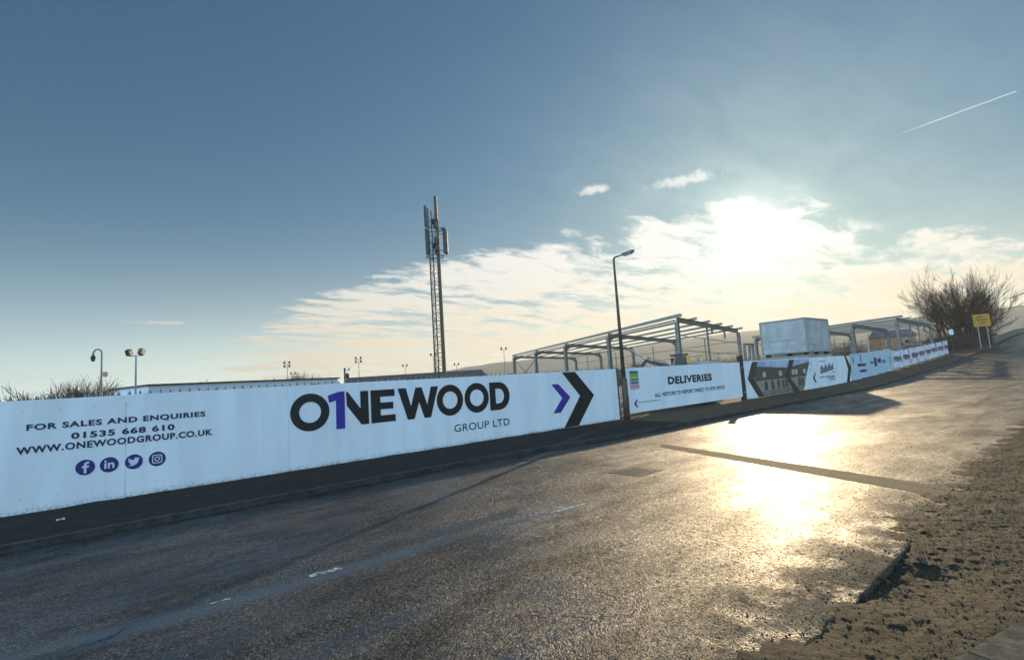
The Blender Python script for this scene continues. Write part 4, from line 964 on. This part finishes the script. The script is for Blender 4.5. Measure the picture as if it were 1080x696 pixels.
# cloud deck in a plane high above the site
den = math_n(nt, 'ADD', math_n(nt, 'MAXIMUM', Z, 0.0), .10)
cv = N(nt, 'ShaderNodeCombineXYZ'); L.new(math_n(nt, 'DIVIDE', X, den), cv.inputs[0]); L.new(math_n(nt, 'DIVIDE', Y, den), cv.inputs[1])
mp = N(nt, 'ShaderNodeMapping'); L.new(cv.outputs[0], mp.inputs[0]); mp.inputs['Rotation'].default_value = (0, 0, R(35)); mp.inputs['Scale'].default_value = (.62, 1.3, 1); mp.inputs['Location'].default_value = (3.1, 1.7, 0)
n1 = noise_n(nt, mp.outputs[0], 1.5, 3, .5, .2); n2 = noise_n(nt, mp.outputs[0], 4.6, 9, .64, .35)
cn = math_n(nt, 'ADD', math_n(nt, 'MULTIPLY', n1, .45), math_n(nt, 'MULTIPLY', n2, .55))
top = math_n(nt, 'MULTIPLY_ADD', sstep(nt, caz, .45, 1.0), .165, .185)
rgt = math_n(nt, 'DIVIDE', vdot(dv, (s2.y, -s2.x, 0)), math_n(nt, 'MAXIMUM', hxy, .001))
top = math_n(nt, 'SUBTRACT', top, math_n(nt, 'MULTIPLY', sstep(nt, rgt, -.05, .32), .105))
band = sstep(nt, math_n(nt, 'SUBTRACT', top, Z), -.03, .11)
near = sstep(nt, caz, .26, .70)
cov = math_n(nt, 'MULTIPLY', band, near)
cl = sstep(nt, math_n(nt, 'ADD', cn, math_n(nt, 'MULTIPLY_ADD', cov, .50, -.46)), .43, .56)
cl = math_n(nt, 'MULTIPLY', cl, sstep(nt, Z, .0, .04))
for c_, wx, wz in BLOBS:
    c_ = Vector(c_).normalized(); rx_ = Vector((c_.y, -c_.x, 0)).normalized(); uz_ = rx_.cross(c_)
    a_ = math_n(nt, 'DIVIDE', vdot(dv, rx_), wx); b2_ = math_n(nt, 'DIVIDE', vdot(dv, uz_), wz)
    r_ = math_n(nt, 'SQRT', math_n(nt, 'ADD', math_n(nt, 'MULTIPLY', a_, a_), math_n(nt, 'MULTIPLY', b2_, b2_)))
    r_ = math_n(nt, 'ADD', r_, math_n(nt, 'MULTIPLY_ADD', noise_n(nt, dv, 38, 6, .65), 2.4, -1.2))
    cl = math_n(nt, 'MAXIMUM', cl, math_n(nt, 'MULTIPLY', math_n(nt, 'MULTIPLY', sstep(nt, r_, 1.0, .1), sstep(nt, vdot(dv, c_), .8, .9)), .75))
# brightness terms
def powr(x, p): return math_n(nt, 'POWER', x, p)
aure = math_n(nt, 'ADD', math_n(nt, 'MULTIPLY', powr(sdc, 350), 7.0), math_n(nt, 'ADD', math_n(nt, 'MULTIPLY', powr(sdc, 26), 1.9), math_n(nt, 'MULTIPLY', powr(sdc, 7), .45)))
aure = math_n(nt, 'MULTIPLY', aure, math_n(nt, 'MULTIPLY_ADD', n2, 1.5, .22))
def scalec(col, f):
    n = N(nt, 'ShaderNodeVectorMath', operation='SCALE'); (L.new(col, n.inputs[0]) if not isinstance(col, tuple) else setattr(n.inputs[0], 'default_value', col)); 
    (L.new(f, n.inputs['Scale']) if not isinstance(f, (int, float)) else setattr(n.inputs['Scale'], 'default_value', f)); return n.outputs[0]
def addc(a, b_):
    n = N(nt, 'ShaderNodeVectorMath', operation='ADD'); L.new(a, n.inputs[0]); L.new(b_, n.inputs[1]); return n.outputs[0]
lum = vdot(sk.outputs[0], (.25, .55, .2))      # soft shoulder: the photograph holds the sky round the sun
base = scalec(sk.outputs[0], math_n(nt, 'DIVIDE', 1.0, math_n(nt, 'MULTIPLY_ADD', lum, 1 / 7.0, 1.08)))
base = mixc(nt, 1.0, base, (.42, .92, 1.12), 'MULTIPLY')
glow = scalec((1.0, .93, .80), aure)
hz = math_n(nt, 'MULTIPLY', powr(math_n(nt, 'SUBTRACT', 1.0, math_n(nt, 'MINIMUM', math_n(nt, 'MAXIMUM', Z, 0.0), 1.0)), 11.0), math_n(nt, 'MULTIPLY_ADD', sstep(nt, caz, -.2, 1.0), 4.0, 11.0))
hzc = mixc(nt, sstep(nt, caz, .3, 1.0), (.93, 1.0, .93), (1.0, .86, .60)); hzc = scalec(hzc, hz)
cloudb = math_n(nt, 'ADD', math_n(nt, 'MULTIPLY_ADD', sstep(nt, caz, .3, 1.0), 3.0, 7.4), math_n(nt, 'MULTIPLY', aure, .6))
cloudc = scalec(mixc(nt, sstep(nt, math_n(nt, 'SUBTRACT', Z, math_n(nt, 'MULTIPLY', n1, .2)), -.06, .12), (1.0, .84, .60), (1.0, .97, .90)), cloudb)
skyc = addc(addc(base, glow), hzc)
skyc = mixc(nt, math_n(nt, 'MULTIPLY', cl, .85), skyc, cloudc)
# unseen blue sky fill opposite the sun, added to light the hoarding
veil = math_n(nt, 'MULTIPLY', sstep(nt, sd_, .15, -.75), sstep(nt, Z, -.02, .1))  # weight of the added sky fill, not a cloud veil
back_fill_c = scalec((.52, .84, 1.16), math_n(nt, 'MULTIPLY', veil, 28.0))
skyc = addc(skyc, back_fill_c)
# two vapour trails
for p, q, wdt, amt in ((Vector((.9291, .1681, .3294)), Vector((.9401, .0400, .3386)), .0012, 4.0),):
    p.normalize(); q.normalize(); nn_ = p.cross(q).normalized(); tt = (q - p).normalized()
    acr_ = math_n(nt, 'ABSOLUTE', math_n(nt, 'ADD', vdot(dv, nn_), math_n(nt, 'MULTIPLY_ADD', noise_n(nt, dv, 60, 3), .0016, -.0008)))
    al = math_n(nt, 'DIVIDE', math_n(nt, 'SUBTRACT', vdot(dv, tt), p.dot(tt)), (q - p).dot(tt))
    w_ = math_n(nt, 'MULTIPLY', sstep(nt, acr_, wdt, wdt * .2), math_n(nt, 'MULTIPLY', sstep(nt, al, -.05, .35), sstep(nt, al, 1.03, 1.0)))
    skyc = addc(skyc, scalec((1.0, .97, .9), math_n(nt, 'MULTIPLY', w_, amt)))
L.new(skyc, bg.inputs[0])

sl_ = bpy.data.lights.new('sun', 'SUN'); so = bpy.data.objects.new('sun', sl_); COL.objects.link(so)
sl_.energy = 4.4; sl_.angle = R(.6); sl_.color = (1.0, .75, .44); so.rotation_euler = (-SUN).to_track_quat('-Z', 'Y').to_euler()

HAZE = True
if HAZE:
    b = MB(); b.box((500, 500, 75), (5400, 5400, 153.6)); hzo = b.build('haze', None)
    m = bpy.data.materials.new('haze_air'); m.use_nodes = True; n_ = m.node_tree; n_.nodes.clear(); o_ = n_.nodes.new('ShaderNodeOutputMaterial'); pv = n_.nodes.new('ShaderNodeVolumePrincipled')
    pv.inputs['Density'].default_value = .0003; pv.inputs['Color'].default_value = (.95, .95, .93, 1); pv.inputs['Anisotropy'].default_value = .3
    n_.links.new(pv.outputs[0], o_.inputs['Volume']); hzo.data.materials.append(m)
    tag(hzo, 'thin pale morning haze over the site and the far hills', 'haze', kind='stuff')

cd = bpy.data.cameras.new('camera'); cam = bpy.data.objects.new('camera', cd); COL.objects.link(cam); scene.camera = cam
F_PX, PIT, ROLL, TH = 535.157, .0999376, .0641031, .860252
fw = Vector((math.cos(TH) * math.cos(PIT), math.sin(TH) * math.cos(PIT), math.sin(PIT))); r0 = Vector((math.sin(TH), -math.cos(TH), 0)); u0 = r0.cross(fw)
rt = r0 * math.cos(ROLL) - u0 * math.sin(ROLL); up = rt.cross(fw)
mtx = Matrix((rt, up, -fw)).transposed().to_4x4(); mtx.translation = Vector((0, 0, 2.175)); cam.matrix_world = mtx
cd.sensor_width = 36; cd.lens = 36 * F_PX / 1080; cd.clip_end = 20000; cd.clip_start = .05
scene.view_settings.view_transform = 'Standard'; scene.view_settings.look = 'None'; scene.view_settings.gamma = 1; scene.view_settings.exposure = 0.0
scene.view_settings.use_curve_mapping = False
scene.render.engine = 'CYCLES'; scene.cycles.use_denoising = True
scene.render.resolution_x = 1024; scene.render.resolution_y = 659
for o in scene.objects:
    if '_w' in o: del o['_w']
